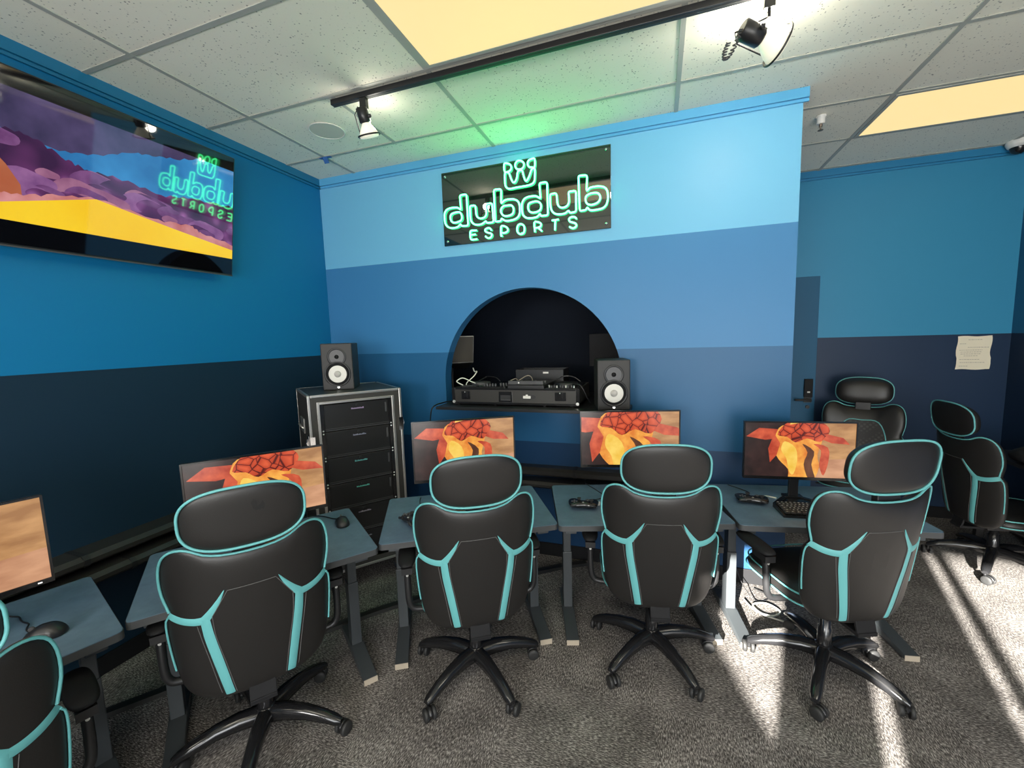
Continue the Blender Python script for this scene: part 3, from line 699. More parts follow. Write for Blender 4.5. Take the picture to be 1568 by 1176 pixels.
# ------------------------------------------------------------------ arch shelf and the DJ gear on it
tag(obj('wall_shelf', MB().b2((-1.545, 2.715, 1.168), (-.165, YW, 1.190)).b2((-1.50, YW, 1.168), (-.34, 3.62, 1.190)), M_black, bevel=.002), 'black shelf passing through the arch opening under the DJ equipment', 'shelf')
def dj_case():
    y0 = 2.820; x0, x1, z0, z1 = -1.455, -.500, 1.205, 1.318; c = (x0 + x1) / 2
    t = thing('dj_flight_case', 'long low black flight case of DJ equipment on the arch shelf', 'equipment case', (c, y0, 1.190))
    hw = (x1 - x0) / 2; h = z1 - 1.190
    m = MB(); m.b2((-hw, 0, .014), (hw, .012, h)); m.b2((-hw, 0, .014), (-hw + .012, .44, h)); m.b2((hw - .012, 0, .014), (hw, .44, h)); m.b2((-hw, .012, .014), (hw, .44, .03)); m.b2((-hw, .43, .014), (hw, .44, h))
    obj('case_tray', m, M_case, t, .002)
    e = MB()
    for x in (-hw - .003, hw - .022): e.b2((x, -.004, .010), (x + .025, .02, h + .002))
    e.b2((-hw + .025, -.003, .010), (hw - .025, .002, .026)); e.b2((-hw + .025, -.003, h - .012), (hw - .025, .002, h + .001)); obj('edge_trim', e, M_blackgl, t, .002)
    for x in (-hw + .03, -hw + .33, hw - .25, hw - .05): obj('foot', MB().lathe([(.012, 0), (.014, .013)], 12, (x, .03, 0)), M_void, t)
    hn = MB(); hn.b2((-.105, -.006, .030), (-.001, 0, .105)); hn2 = MB(); hn2.b2((-.092, -.0066, .040), (-.014, -.0055, .080)); hn2b = obj('recessed_handle', hn, M_blackgl, t, .002)
    obj('handle_recess', hn2, M_void, hn2b); g = MB(); g.tube([(-.085, -.009, .045), (-.02, -.009, .045)], .004, 8); obj('handle_grip', g, M_grey, hn2b)
    for x, w_ in ((-hw + .11, .07), (hw - .13, .078)):
        l = MB(); l.box((x, -.003, .075), (w_, .007, .06)); l.box((x, -.008, .078), (.035, .008, .045)); l.box((x, -.010, .10), (.028, .014, .012)); obj('latch', l, M_blackgl, t, .003)
        obj('latch_stud', MB().lathe([(.005, -.013), (.004, -.017), (.001, -.018)], 10, (x, 0, .10), 'Y'), M_screw, t)
    # oval badge with a white emblem
    b = MB(); b.prism([(.125 + .050 * math.cos(k * PI / 14), .070 + .017 * math.sin(k * PI / 14)) for k in range(28)], -.0045, .001, lambda p, o: (p[0], o, p[1])); bd = obj('badge', b, M_void, t)
    b = MB(); b.prism([(.082, .058), (.132, .058), (.137, .064), (.132, .070), (.137, .075), (.126, .078), (.117, .076), (.114, .086), (.100, .086), (.097, .076), (.088, .078), (.077, .075), (.082, .070), (.077, .064)], -.0055, -.0046, lambda p, o: (p[0], o, p[1])); obj('badge_emblem', b, M_cone, bd)
    g = MB()
    for sx in (-1, 1): g.lathe([(.011, -.006), (.012, -.002), (.012, .0)], 12, (sx * (hw - .012), 0, .026), 'Y')
    obj('corner_ball', g, M_screw, t)
    return c, y0, h
DC, DY, DH = dj_case()
ZT = 1.190 + DH
def dj_gear():
    x = DC; zt = 1.222
    t = thing('dj_controller', 'low black DJ controller lying in the flight case, left side', 'DJ controller', (x - .240, DY + .21, zt))
    obj('body', MB().b2((-.18, -.19, 0), (.18, .19, .105)), M_blackgl, t, .006)
    d = MB().lathe([(.075, 0), (.075, .010), (.068, .014), (.02, .015)], 36, (-.10, .02, .105)); obj('jog_wheel', d, M_grey, t)
    rnd = random.Random(5)
    for i in range(9): obj('knob', MB().lathe([(.008, 0), (.007, .016), (.005, .018)], 10, (.0 + .022 * (i % 9), -.15 + .05 * (i // 5), .105)), M_grey, t)
    for i in range(8): obj('pad', MB().box((-.16 + .03 * (i % 4), -.165 + .03 * (i // 4), .1065), (.022, .022, .004)), M_grey, t)
    t = thing('dj_mixer', 'grey topped DJ mixer with rows of knobs in the middle of the flight case', 'mixer', (x + .085, DY + .20, zt))
    obj('body', MB().b2((-.13, -.18, 0), (.14, .18, .118)), M_black, t, .004)
    obj('front_strip', MB().b2((-.125, -.176, .122), (.135, -.155, .148)), M_grey, t, .002)
    obj('mark', MB().box((-.045, -.1768, .135), (.010, .001, .012)), M_cone, t)
    for i in range(14): obj('knob', MB().lathe([(.007, 0), (.006, .018), (.004, .02)], 10, (-.10 + .035 * (i % 7), -.10 + .07 * (i // 7), .118)), M_alu if i % 5 == 1 else M_grey, t)
    t = thing('dj_deck', 'black DJ deck with a jog wheel at the right of the flight case', 'DJ deck', (x + .345, DY + .21, zt))
    obj('body', MB().b2((-.115, -.19, 0), (.115, .19, .10)), M_blackgl, t, .006)
    obj('jog_wheel', MB().lathe([(.085, 0), (.085, .018), (.078, .022), (.02, .023)], 36, (0, .0, .10)), M_black, t)
    for i in range(10): obj('knob', MB().lathe([(.006, 0), (.006, .014), (.004, .016)], 8, (-.09 + .02 * i, -.15 - .02 * (i % 2), .10)), M_grey if i % 3 else M_alu, t)
    # open black box behind
    t = thing('black_case_lid', 'open black case standing behind the DJ mixer', 'case', (x + .07, 3.30, 1.190))
    m = MB(); m.b2((-.20, -.01, 0), (.20, .0, .225)); m.b2((-.20, 0, 0), (-.19, .20, .225)); m.b2((.19, 0, 0), (.20, .20, .225)); m.b2((-.20, .19, 0), (.20, .20, .225)); m.b2((-.20, -.01, 0), (.20, .20, .01)); obj('box', m, M_black, t, .002)
    obj('box_label', MB().box((.055, -.011, .20), (.045, .001, .014)), M_cone, t)
    # laptop on a stand at the left
    t = thing('laptop', 'open laptop on a raised stand at the left inside the arch', 'laptop', (-1.725, 3.36, 1.245), R(38))
    st = MB(); st.lathe([(.08, -.055), (.08, -.045), (.014, .012), (.014, .17), (.02, .18)], 20, (0, .02, 0)); obj('stand', st, M_black, t)
    rb = Matrix.Rotation(R(-14), 3, 'X')
    obj('keyboard_deck', MB().box((0, 0, .205), (.33, .24, .016), rot=rb), M_black, t, .003)
    rs = Matrix.Rotation(R(12), 3, 'X')
    sc = obj('laptop_lid', MB().box((0, -.145, .345), (.33, .008, .235), rot=rs), M_alu, t, .003)
    obj('lid_panel', MB().box((0, -.151, .345), (.318, .002, .222), rot=rs), mat('laptop_back_grey', (.05, .045, .035), .4), sc)
    t = thing('dj_monitor', 'black screen standing behind the right speaker inside the arch', 'monitor', (-.40, 3.42, 1.190), R(-4))
    m = MB(); m.b2((-.12, -.01, .24), (.18, .012, .50)); obj('panel', m, M_blackmatte, t, .003)
    m = MB(); m.b2((-.02, .0, .0), (.02, .02, .26)); m.b2((-.08, -.05, 0), (.08, .07, .008)); obj('stand', m, M_black, t)
    def cable(name, pts, r, m_, label, cat='cable', group=None):
        return tag(obj(name, MB().tube(smooth_loop([Vector(p) for p in pts], 8, False), r, 6), m_), label, cat, group)
    cable('white_cable', [(-1.405, 3.10, 1.445), (-1.375, 3.06, 1.42), (-1.33, 3.0, 1.425), (-1.345, 2.97, 1.39), (-1.385, 2.93, 1.345), (-1.37, 2.90, 1.322), (-1.32, 2.87, 1.321)], .0045, mat('white_cable', (.72, .72, .62), .5), 'white cable dropping from the laptop onto the flight case')
    cable('white_cable', [(-1.30, 2.90, 1.345), (-1.34, 2.90, 1.36), (-1.40, 2.89, 1.385), (-1.44, 2.87, 1.365), (-1.42, 2.86, 1.35), (-1.38, 2.85, 1.335)], .0045, bpy.data.materials['white_cable'], 'looped white cable end at the left corner of the flight case')
    cable('black_cable', [(-1.52, 2.96, 1.196), (-1.55, 2.86, 1.20), (-1.56, 2.70, 1.187), (-1.60, 2.72, 1.08), (-1.66, 2.80, .93), (-1.68, 2.90, .74)], .005, M_black, 'black cable hanging over the left end of the arch shelf')
    cable('black_cable', [(-.56, 2.95, 1.325), (-.53, 2.88, 1.345), (-.49, 2.86, 1.33), (-.455, 2.88, 1.25), (-.44, 2.95, 1.197)], .005, M_black, 'black cable looping between the flight case and the right speaker')
dj_gear()
def gear_cables():
    rnd = random.Random(21)
    for i, (x0, x1) in enumerate(((-1.33, -1.14), (-1.08, -.88), (-.74, -.53))):
        P = [Vector((x0 + (x1 - x0) * k / 5, 3.06 + rnd.uniform(-.05, .05), 1.352 + rnd.uniform(.0, .04))) for k in range(6)]
        P[0].z = P[-1].z = 1.348
        obj('gear_cable', MB().tube(smooth_loop(P, 6, False), .0035, 6), [M_black, M_tan, M_grey][i])
    names = ['thin black cable lying over the left deck of the DJ gear', 'tan cable curling across the middle of the DJ gear', 'grey cable lying over the right deck of the DJ gear']
    for o, n in zip([q for q in C.objects if q.name.startswith('gear_cable')], names): tag(o, n, 'cable', 'loose cables over the DJ gear')
gear_cables()
# ------------------------------------------------------------------ desks
DZ = .70
def make_desk():
    t = thing('gaming_desk', 'desk', 'desk', (0, 0, 0), 0, 'desks in the curved row')
    w, d = .91, .61
    obj('tabletop', MB().prism(rrect(w - .004, d - .004, .021, 4, (0, d / 2)), DZ - .027, DZ, lambda p, z: (p[0], p[1], z)), M_desk, t)
    e = MB(); pr = rrect(w, d, .022, 4, (0, d / 2)); n = len(pr)
    e.add([(x, y, z) for z in (DZ - .030, DZ - .0015) for x, y in pr], [(i, (i + 1) % n, n + (i + 1) % n, n + i) for i in range(n)], 0, True)
    e.add([(x, y, DZ - .030) for x, y in pr], [tuple(reversed(range(n)))])
    obj('edge_band', e, M_deskedge, t)
    for sx in (-1, 1):
        x = sx * .385
        m = MB(); m.b2((x - .026, .30, .045), (x + .026, .375, .40)); m.b2((x - .022, .304, .40), (x + .022, .371, DZ - .07)); lg = obj('leg', m, M_steel, t, .003)
        m = MB(); m.loft([[(x - .034, y, .006), (x + .034, y, .006), (x + .034, y, z), (x - .034, y, z)] for y, z in ((.045, .030), (.29, .052), (.385, .052), (.53, .034))], 0, False)
        obj('foot', m, M_steel, lg, .003)
        m = MB(); m.b2((x - .033, .0425, .0), (x + .033, .048, .029)); m.b2((x - .033, .048, 0), (x + .033, .06, .006)); obj('foot_cap', m, M_footcap, lg)
        m = MB(); m.b2((x - .03, .06, DZ - .072), (x + .03, .56, DZ - .031)); obj('top_bracket', m, M_steel, lg, .003)
    m = MB(); m.b2((-.355, .31, DZ - .072), (.355, .335, DZ - .035)); m.b2((-.355, .36, DZ - .072), (.355, .385, DZ - .035)); obj('crossbar', m, M_steel, t)
    m = MB(); m.b2((-.09, .015, DZ - .052), (-.01, .05, DZ - .0305)); obj('height_control', m, M_black, t, .003)
    return t
DESKS = [(-1.897, .415, 72, 'desk against the left wall at the lower left corner, holding a mouse'),
         (-1.525, 1.229, 52.8, 'second desk from the left, between the left wall and the drawer rack'),
         (-.878, 1.840, 29.9, 'middle desk directly right of the drawer rack, game controller on its left'),
         (-.044, 2.177, 17.1, 'desk under the arch shelf speaker with a controller and small white box'),
         (.849, 2.375, 10.0, 'rightmost desk of the row, the one holding the keyboard')]
desk0 = make_desk()
for i, (x, y, a, lab) in enumerate(DESKS):
    o = desk0 if i == 0 else copy_tree(desk0)
    o.location = (x, y, 0); o.rotation_euler.z = R(a); o['label'] = lab
def on_desk(i, x, y, z=DZ):
    X, Y, a, _ = DESKS[i]; c, s = math.cos(R(a)), math.sin(R(a)); return (X + c * x - s * y, Y + s * x + c * y, z)

# ------------------------------------------------------------------ monitors: a generic warm abstract picture, no character
SM = [screen_mat('screen_dark', (.014, .007, .007), (.048, .022, .020), 9), screen_mat('screen_tan', (.36, .17, .065), (.60, .32, .13), 7, stretch=(1, 1, 3)),
      screen_mat('screen_orange', (.72, .20, .03), (.95, .46, .08), 16), screen_mat('screen_red_cracked', (.50, .055, .02), (.72, .11, .04), 24, 'cracks', c3=(.10, .01, .008)),
      screen_mat('screen_yellow', (.85, .50, .06), (.95, .66, .14), 14), screen_mat('screen_red', (.42, .045, .02), (.70, .12, .05), 18),
      screen_mat('screen_brown', (.08, .025, .012), (.16, .06, .03), 12), screen_mat('screen_rosy', (.42, .19, .10), (.68, .36, .20), 5, stretch=(1, 1, 3))]
def picture(cx=.5, sc=1.0, cy=0):
    """layers of flat shapes in unit screen coordinates: a rocky orange mass under cracked red plates"""
    q = lambda P: [((x - .5) * sc + cx, y * sc + cy) for x, y in P]
    return [(0, [(0, 0), (1, 0), (1, 1), (0, 1)]),
            (1, [(cx + .16 * sc, 0), (1.6, 0), (1.6, 1), (cx + .18 * sc, 1)]), (7, [(cx + .14 * sc, 0), (1.6, 0), (1.6, .42), (cx + .3 * sc, .34)]),
            (5, q([(.04, .74), (.16, .90), (.34, .88), (.38, .72), (.22, .68)])),
            (2, q([(.34, .90), (.46, .97), (.66, .92), (.74, .74), (.70, .42), (.72, .20), (.66, -.05), (.46, -.05), (.44, .14), (.35, .32), (.30, .55)])),
            (5, q([(.30, .80), (.36, .62), (.33, .40), (.27, .26), (.25, .52)])),
            (4, q([(.40, .66), (.50, .54), (.52, .30), (.49, .05), (.45, .10), (.42, .34), (.37, .50)])),
            (6, q([(.56, .62), (.61, .46), (.58, .24), (.63, -.04), (.69, -.04), (.65, .24), (.67, .48)])),
            (5, q([(.66, .62), (.73, .50), (.72, .24), (.76, .04), (.80, .30), (.79, .56)])),
            (3, q([(.33, .78), (.40, .98), (.52, 1.06), (.72, 1.02), (.80, .86), (.72, .66), (.60, .72), (.50, .64), (.42, .74)])),
            (4, q([(.44, .97), (.47, 1.10), (.53, 1.0)])), (4, q([(.58, 1.0), (.61, 1.12), (.68, 1.0)])),
            (5, q([(.78, .80), (.92, .74), (.98, .62), (.82, .64), (.74, .70)]))]
def monitor(i, c, zb, zt, ang, label, cx=.5, sc=1.0, cy=0, foot='v', w=.57):
    """c = centre of the screen face; the stand goes down to the desk behind it"""
    t = thing('monitor', label, 'monitor', (c[0], c[1], DZ), R(ang), 'monitors on the desk row')
    b, e = zb - DZ, zt - DZ; d = .022
    obj('back_shell', MB().b2((-w / 2, .004, b), (w / 2, d, e)).b2((-w / 4, d, b + .06), (w / 4, .045, e - .08)), M_black, t, .004)
    bz = .007
    f = MB(); f.b2((-w / 2, -.002, b), (w / 2, .004, b + .016)); f.b2((-w / 2, -.002, e - bz), (w / 2, .004, e)); f.b2((-w / 2, -.002, b + .016), (-w / 2 + bz, .004, e - bz)); f.b2((w / 2 - bz, -.002, b + .016), (w / 2, .004, e - bz))
    fr = obj('bezel', f, M_blackgl, t)
    if i == 0: obj('power_light', MB().box((w / 2 - .035, -.003, b + .008), (.010, .002, .003)), M_led, fr)
    p = MB(); x0, x1, y0, y1 = -w / 2 + bz, w / 2 - bz, b + .016, e - bz
    for k, (mi, poly) in enumerate(picture(cx, sc, cy)):
        if len(poly) > 5: poly = [tuple(v) for v in smooth_loop([Vector((x, y, 0)) for x, y in poly], 3)]; poly = [(v[0], v[1]) for v in poly]
        q = clip(poly, 0, 1, 0, 1)
        if q: p.poly([(x0 + (x1 - x0) * u, .0035 - .00022 * k, y0 + (y1 - y0) * v) for u, v in q], mi)
    obj('screen', p, SM, t)
    s = MB(); s.b2((-.026, .045, 0.006), (.026, .062, b + .14)); s.b2((-.04, .03, b + .08), (.04, .05, b + .17)); obj('stand_column', s, M_black, t, .004)
    g = MB()
    if foot == 'v':
        for sx in (-1, 1):
            g.loft([[Vector((x - .012 * sx * 0, y, 0.0005)) + Vector((sx * k[0], k[1], k[2])) for k in ((-.014, -.008, 0), (.014, .008, 0), (.012, .006, .011), (-.012, -.006, .011))] for x, y in ((sx * .01, .075), (sx * .07, .01), (sx * .13, -.068))], 0, False)
        g.b2((-.05, .03, .0005), (.05, .085, .014)); g.b2((-.075, -.035, .0005), (.075, .03, .006))
    else:
        g.lathe([(.11, .0005), (.11, .008), (.10, .012)], 32, (0, .03, 0))
    obj('stand_base', g, M_blackgl, t, .002)
    return t
m0 = (-2.00 - .285 * math.cos(R(72)), .792 - .285 * math.sin(R(72)))
monitor(0, m0, .878, 1.190, 72, 'monitor at the left picture edge showing only tan clouds, over the first mouse', .15, 1.0, .0)
monitor(1, (-1.763, 1.416), .855, 1.176, 49.4, 'monitor in front of the drawer rack, half hidden by the nearest chair', .50, 1.05, -.02)
monitor(2, (-1.015, 2.084), .892, 1.237, 29.3, 'monitor just right of the drawer rack, behind the second chair', .47, 1.0, .0)
monitor(3, (-.150, 2.495), .900, 1.237, 13.5, 'monitor below the arch speaker with the enlarged orange picture', .42, 1.35, -.30)
monitor(4, (.758, 2.717), .826, 1.161, 6.8, 'rightmost monitor, the one standing behind the keyboard', .47, 1.0, .0)

# ------------------------------------------------------------------ mice, controllers, keyboard, cables
def cable(pts, label, r=.0028, m_=None, wave=0, group='device cables on the desks'):
    P = smooth_loop([Vector(p) for p in pts], 8, False)
    if wave: P = [p + Vector((math.sin(i * .9), math.cos(i * .9), 0)) * wave for i, p in enumerate(P)]
    return tag(obj('device_cable', MB().tube(P, r, 6), m_ or M_black), label, 'cable', group)
def mouse(loc, rz, label):
    t = thing('computer_mouse', label, 'mouse', loc, rz, 'mice on the desks')
    ol = [(x * (1 - .12 * math.cos(PI * y / .06) * (1 if abs(y) < .03 else 0)), y) for x, y in superell(.037, .058, 2.5, 32)]
    obj('shell', MB().pillow(ol, lambda a, b, o: (a, b, .004 + max(o, -.003) * (1 + .25 * math.cos((b + .015) / .03))), .003, .034, 8, 2.2, 7), M_black, t)
    obj('scroll_wheel', MB().lathe([(.009, -.003), (.010, 0), (.009, .003)], 14, (0, .034, .034), 'X'), M_grey, t)
    obj('side_grip', MB().pillow(superell(.026, .008, 2.5, 20), lambda a, b, o: (-.0315 + o * .3, a, .017 + b), .002, .003, 3, 3, 3), M_grey, t)
    obj('button_seam', MB().b2((-.0006, .012, .033), (.0006, .046, .0365)), M_void, t)
    return t
mouse(on_desk(0, .285, .195, DZ), R(128), 'black gaming mouse on the lower left desk')
cable([on_desk(0, .245, .225, DZ + .012), on_desk(0, .25, .27, DZ + .004), on_desk(0, .25, .36, DZ + .004), on_desk(0, .22, .47, DZ + .004), on_desk(0, .16, .58, DZ + .004)], 'curly black mouse cable on the lower left desk', wave=.004)
mouse((-1.610, 1.760, DZ), R(50), 'plain black mouse on the second desk from the left')
cable([(-1.655, 1.800, .712), (-1.70, 1.80, .704), (-1.78, 1.81, .704), (-1.85, 1.80, .704), (-1.90, 1.76, .704)], 'black mouse cable on the second desk from the left')
def gamepad(loc, rz, label):
    t = thing('game_controller', label, 'game controller', loc, rz, 'game controllers on the desks')
    half = [(0, .040), (.035, .046), (.060, .044), (.078, .028), (.084, -.005), (.086, -.040), (.078, -.062), (.062, -.064), (.046, -.040), (.034, -.022), (0, -.020)]
    ol = half + [(-x, y) for x, y in reversed(half[1:-1])]
    ol = [(v.x, v.y) for v in smooth_loop([Vector((x, y, 0)) for x, y in ol], 3)]
    obj('body', MB().pillow(ol, lambda a, b, o: (a, b, .026 + o - .10 * max(0, -b - .01) + (.0)), .018, .018, 3, 3, 6, c=(0, .012)), M_blackgl, t)
    for x, y in ((-.046, .020), (.024, -.006)): st = obj('thumbstick', MB().lathe([(.007, .040), (.006, .050), (.011, .052), (.011, .056), (.008, .055)], 18, (x, y, 0)), M_void, t)
    for dx, dy in ((0, .012), (.012, 0), (0, -.012), (-.012, 0)): obj('button', MB().lathe([(.005, .042), (.005, .046), (.003, .047)], 12, (.050 + dx, .020 + dy, 0)), M_grey, t)
    obj('direction_pad', MB().box((-.024, -.006, .044), (.024, .008, .005)).box((-.024, -.006, .044), (.008, .024, .005)), M_grey, t)
    for sx in (-1, 1): obj('trigger', MB().tube([(sx * .038, .046, .034), (sx * .060, .050, .030), (sx * .070, .046, .024)], [.006, .008, .005], 8), M_black, t)
    obj('silver_mark', MB().lathe([(.006, .043), (.005, .0455), (.001, .046)], 14, (0, .030, 0)), M_alu, t)
    return t
gamepad((-1.235, 1.872, DZ), R(150), 'black game controller on the desk beside the drawer rack')
cable([(-1.235, 1.93, .72), (-1.26, 1.98, .704), (-1.30, 2.06, .704), (-1.36, 2.14, .704), (-1.39, 2.20, .704)], 'black controller cable running back on the desk beside the rack')
gamepad((-.395, 2.315, DZ), R(188), 'black game controller on the desk under the arch speaker')
cable([(-.39, 2.36, .72), (-.37, 2.42, .704), (-.30, 2.50, .704), (-.36, 2.60, .704), (-.44, 2.70, .704), (-.46, 2.78, .704)], 'thin black cable behind the controller with the white box')
wb = tag(obj('white_dongle', MB().box((-.333, 2.375, DZ + .009), (.050, .028, .018)), M_white, bevel=.004), 'small white plastic box beside the controller under the arch speaker', 'adapter')
gamepad((.515, 2.625, DZ), R(176), 'black game controller on the rightmost desk left of the keyboard')
cable([(.50, 2.67, .72), (.50, 2.72, .704), (.53, 2.78, .704), (.49, 2.84, .704), (.43, 2.90, .704)], 'black controller cable at the back of the rightmost desk')
def keyboard():
    t = thing('keyboard', 'black mechanical keyboard on the rightmost desk', 'keyboard', (.800, 2.546, DZ), R(7))
    w, d = .362, .150
    m = MB(); m.loft([[(-w / 2, -d / 2, .001), (w / 2, -d / 2, .001), (w / 2, d / 2, .001), (-w / 2, d / 2, .001)], [(-w / 2, -d / 2, .014), (w / 2, -d / 2, .014), (w / 2, d / 2, .024), (-w / 2, d / 2, .024)]], 0, False)
    obj('case', m, M_blackgl, t, .003)
    mk = mat('key_cap', (.035, .032, .032), .35); mt = mat('key_legend', (.60, .58, .54), .4)
    rows = [[1] * 14, [1] * 13 + [1.6], [1.5] + [1] * 12 + [1.2], [1.8] + [1] * 11 + [1.9], [2.2] + [1] * 10 + [2.5], [1.3, 1.3, 1.3, 6, 1.3, 1.3, 1.3]]
    for r, row in enumerate(rows):
        y = d / 2 - .018 - r * .0225; x = -w / 2 + .012; u = (w - .024 - .055) / sum(row)
        for q in row:
            k = MB(); z = .018 + .010 * (y + d / 2) / d; a, b = x + .0012, x + q * u - .0012
            k.loft([[(a, y - .009, z), (b, y - .009, z), (b, y + .009, z), (a, y + .009, z)], [(a + .002, y - .0065, z + .008), (b - .002, y - .0065, z + .008), (b - .002, y + .0075, z + .008), (a + .002, y + .0075, z + .008)]], 0, False)
            if q < 4: k.box(((a + b) / 2 - .002, y + .002, z + .0085), (.006, .005, .0006), 1)
            obj('key', k, [mk, mt], t); x += q * u
    for r in (0, 1, 3, 4):
        for c in range(3):
            if r == 3 and c != 1: continue
            y = d / 2 - .018 - r * .0225 - .0225 * (r > 2); x = w / 2 - .055 + c * .0175; k = MB(); z = .018 + .010 * (y + d / 2) / d
            k.loft([[(x, y - .009, z), (x + .016, y - .009, z), (x + .016, y + .009, z), (x, y + .009, z)], [(x + .002, y - .0065, z + .008), (x + .014, y - .0065, z + .008), (x + .014, y + .0075, z + .008), (x + .002, y + .0075, z + .008)]], 0, False)
            obj('key', k, [mk, mt], t)
    return t
keyboard()
cable([(.90, 2.635, .712), (.92, 2.70, .704), (.90, 2.78, .704), (.93, 2.86, .704), (.98, 2.93, .704)], 'black keyboard cable running to the back of the rightmost desk')
cable([(.60, 2.665, .703), (.585, 2.72, .703), (.61, 2.75, .703), (.66, 2.73, .703)], 'short light cable end lying at the upper left of the keyboard', r=.004, m_=bpy.data.materials['white_cable'])
cable([(.50, 2.86, .69), (.47, 2.955, .55), (.46, 2.95, .35), (.50, 2.90, .12), (.58, 2.80, .012), (.68, 2.86, .012), (.60, 2.93, .012)], 'black cable hanging down behind the rightmost desk to the floor', group=None)
cable([(.52, 2.78, .014), (.56, 2.70, .010), (.64, 2.66, .010), (.70, 2.72, .010), (.64, 2.78, .012), (.56, 2.74, .014), (.60, 2.66, .012), (.72, 2.62, .010)], 'tangled white cable on the carpet under the rightmost desk', r=.005, m_=bpy.data.materials['white_cable'], group=None)

# ------------------------------------------------------------------ gaming chairs (front faces +y; the back is what the viewer sees)
BACK = [(0, .382), (.06, .383), (.12, .385), (.175, .394), (.214, .417), (.238, .458), (.252, .53), (.260, .62), (.263, .69), (.260, .735), (.247, .759), (.2505, .785), (.262, .84), (.264, .90), (.257, .950), (.243, .982), (.220, 1.001), (.190, 1.006), (.160, .997), (.130, .980), (.08, .968), (0, .964)]
outl = BACK + [(-x, z) for x, z in reversed(BACK[1:-1])]
OUT = [(v.x, v.y) for v in smooth_loop([Vector((x, z, 0)) for x, z in outl], 2)]
CB = (0, .70)
def ymid(x, z): return -.197 - .085 * (z - .40) / .6 + .082 * (abs(x) / .26) ** 2.3
ANG = sorted((math.atan2(z - CB[1], x), math.hypot(x, z - CB[1])) for x, z in OUT)
def rim(a):
    for (a0, r0), (a1, r1) in zip(ANG, ANG[1:]):
        if a0 <= a <= a1: return r0 + (r1 - r0) * (a - a0) / max(1e-6, a1 - a0)
    return ANG[0][1]
TR, TF = .018, .072
def rear(x, z, off=0):
    s = min(.995, math.hypot(x, z - CB[1]) / rim(math.atan2(z - CB[1], x)))
    return Vector((x, ymid(x, z) - TR * math.sqrt(1 - s ** 10) - off, z))
def front(x, z, off=0):
    s = min(.995, math.hypot(x, z - CB[1]) / rim(math.atan2(z - CB[1], x)))
    return Vector((x, ymid(x, z) + TF * math.sqrt(1 - s ** 3.5) + off, z))
def ribbon(mb, pts, ws, f, off=.0022, sub=7, mi=0):
    P = smooth_loop([Vector((x, z, 0)) for x, z in pts], sub, False); n = len(P); rows = []
    for i, p in enumerate(P):
        t = (P[min(i + 1, n - 1)] - P[max(i - 1, 0)]).normalized(); nn = Vector((-t.y, t.x, 0))
        s = i / (n - 1) * (len(ws) - 1); k = min(int(s), len(ws) - 2); wd = ws[k] + (ws[k + 1] - ws[k]) * (s - k)
        rows.append([f((p + nn * wd * q).x, (p + nn * wd * q).y, off * (1 - abs(q * 2) ** 4 * .9)) for q in (-.5, -.3, 0, .3, .5)])
    vs = [v for r in rows for v in r]
    mb.add(vs, [(i * 5 + j, i * 5 + j + 1, (i + 1) * 5 + j + 1, (i + 1) * 5 + j) for i in range(n - 1) for j in range(4)], mi, True)
    mb.add(vs, [((i + 1) * 5 + j, (i + 1) * 5 + j + 1, i * 5 + j + 1, i * 5 + j) for i in range(n - 1) for j in range(4)], mi, True) if False else None
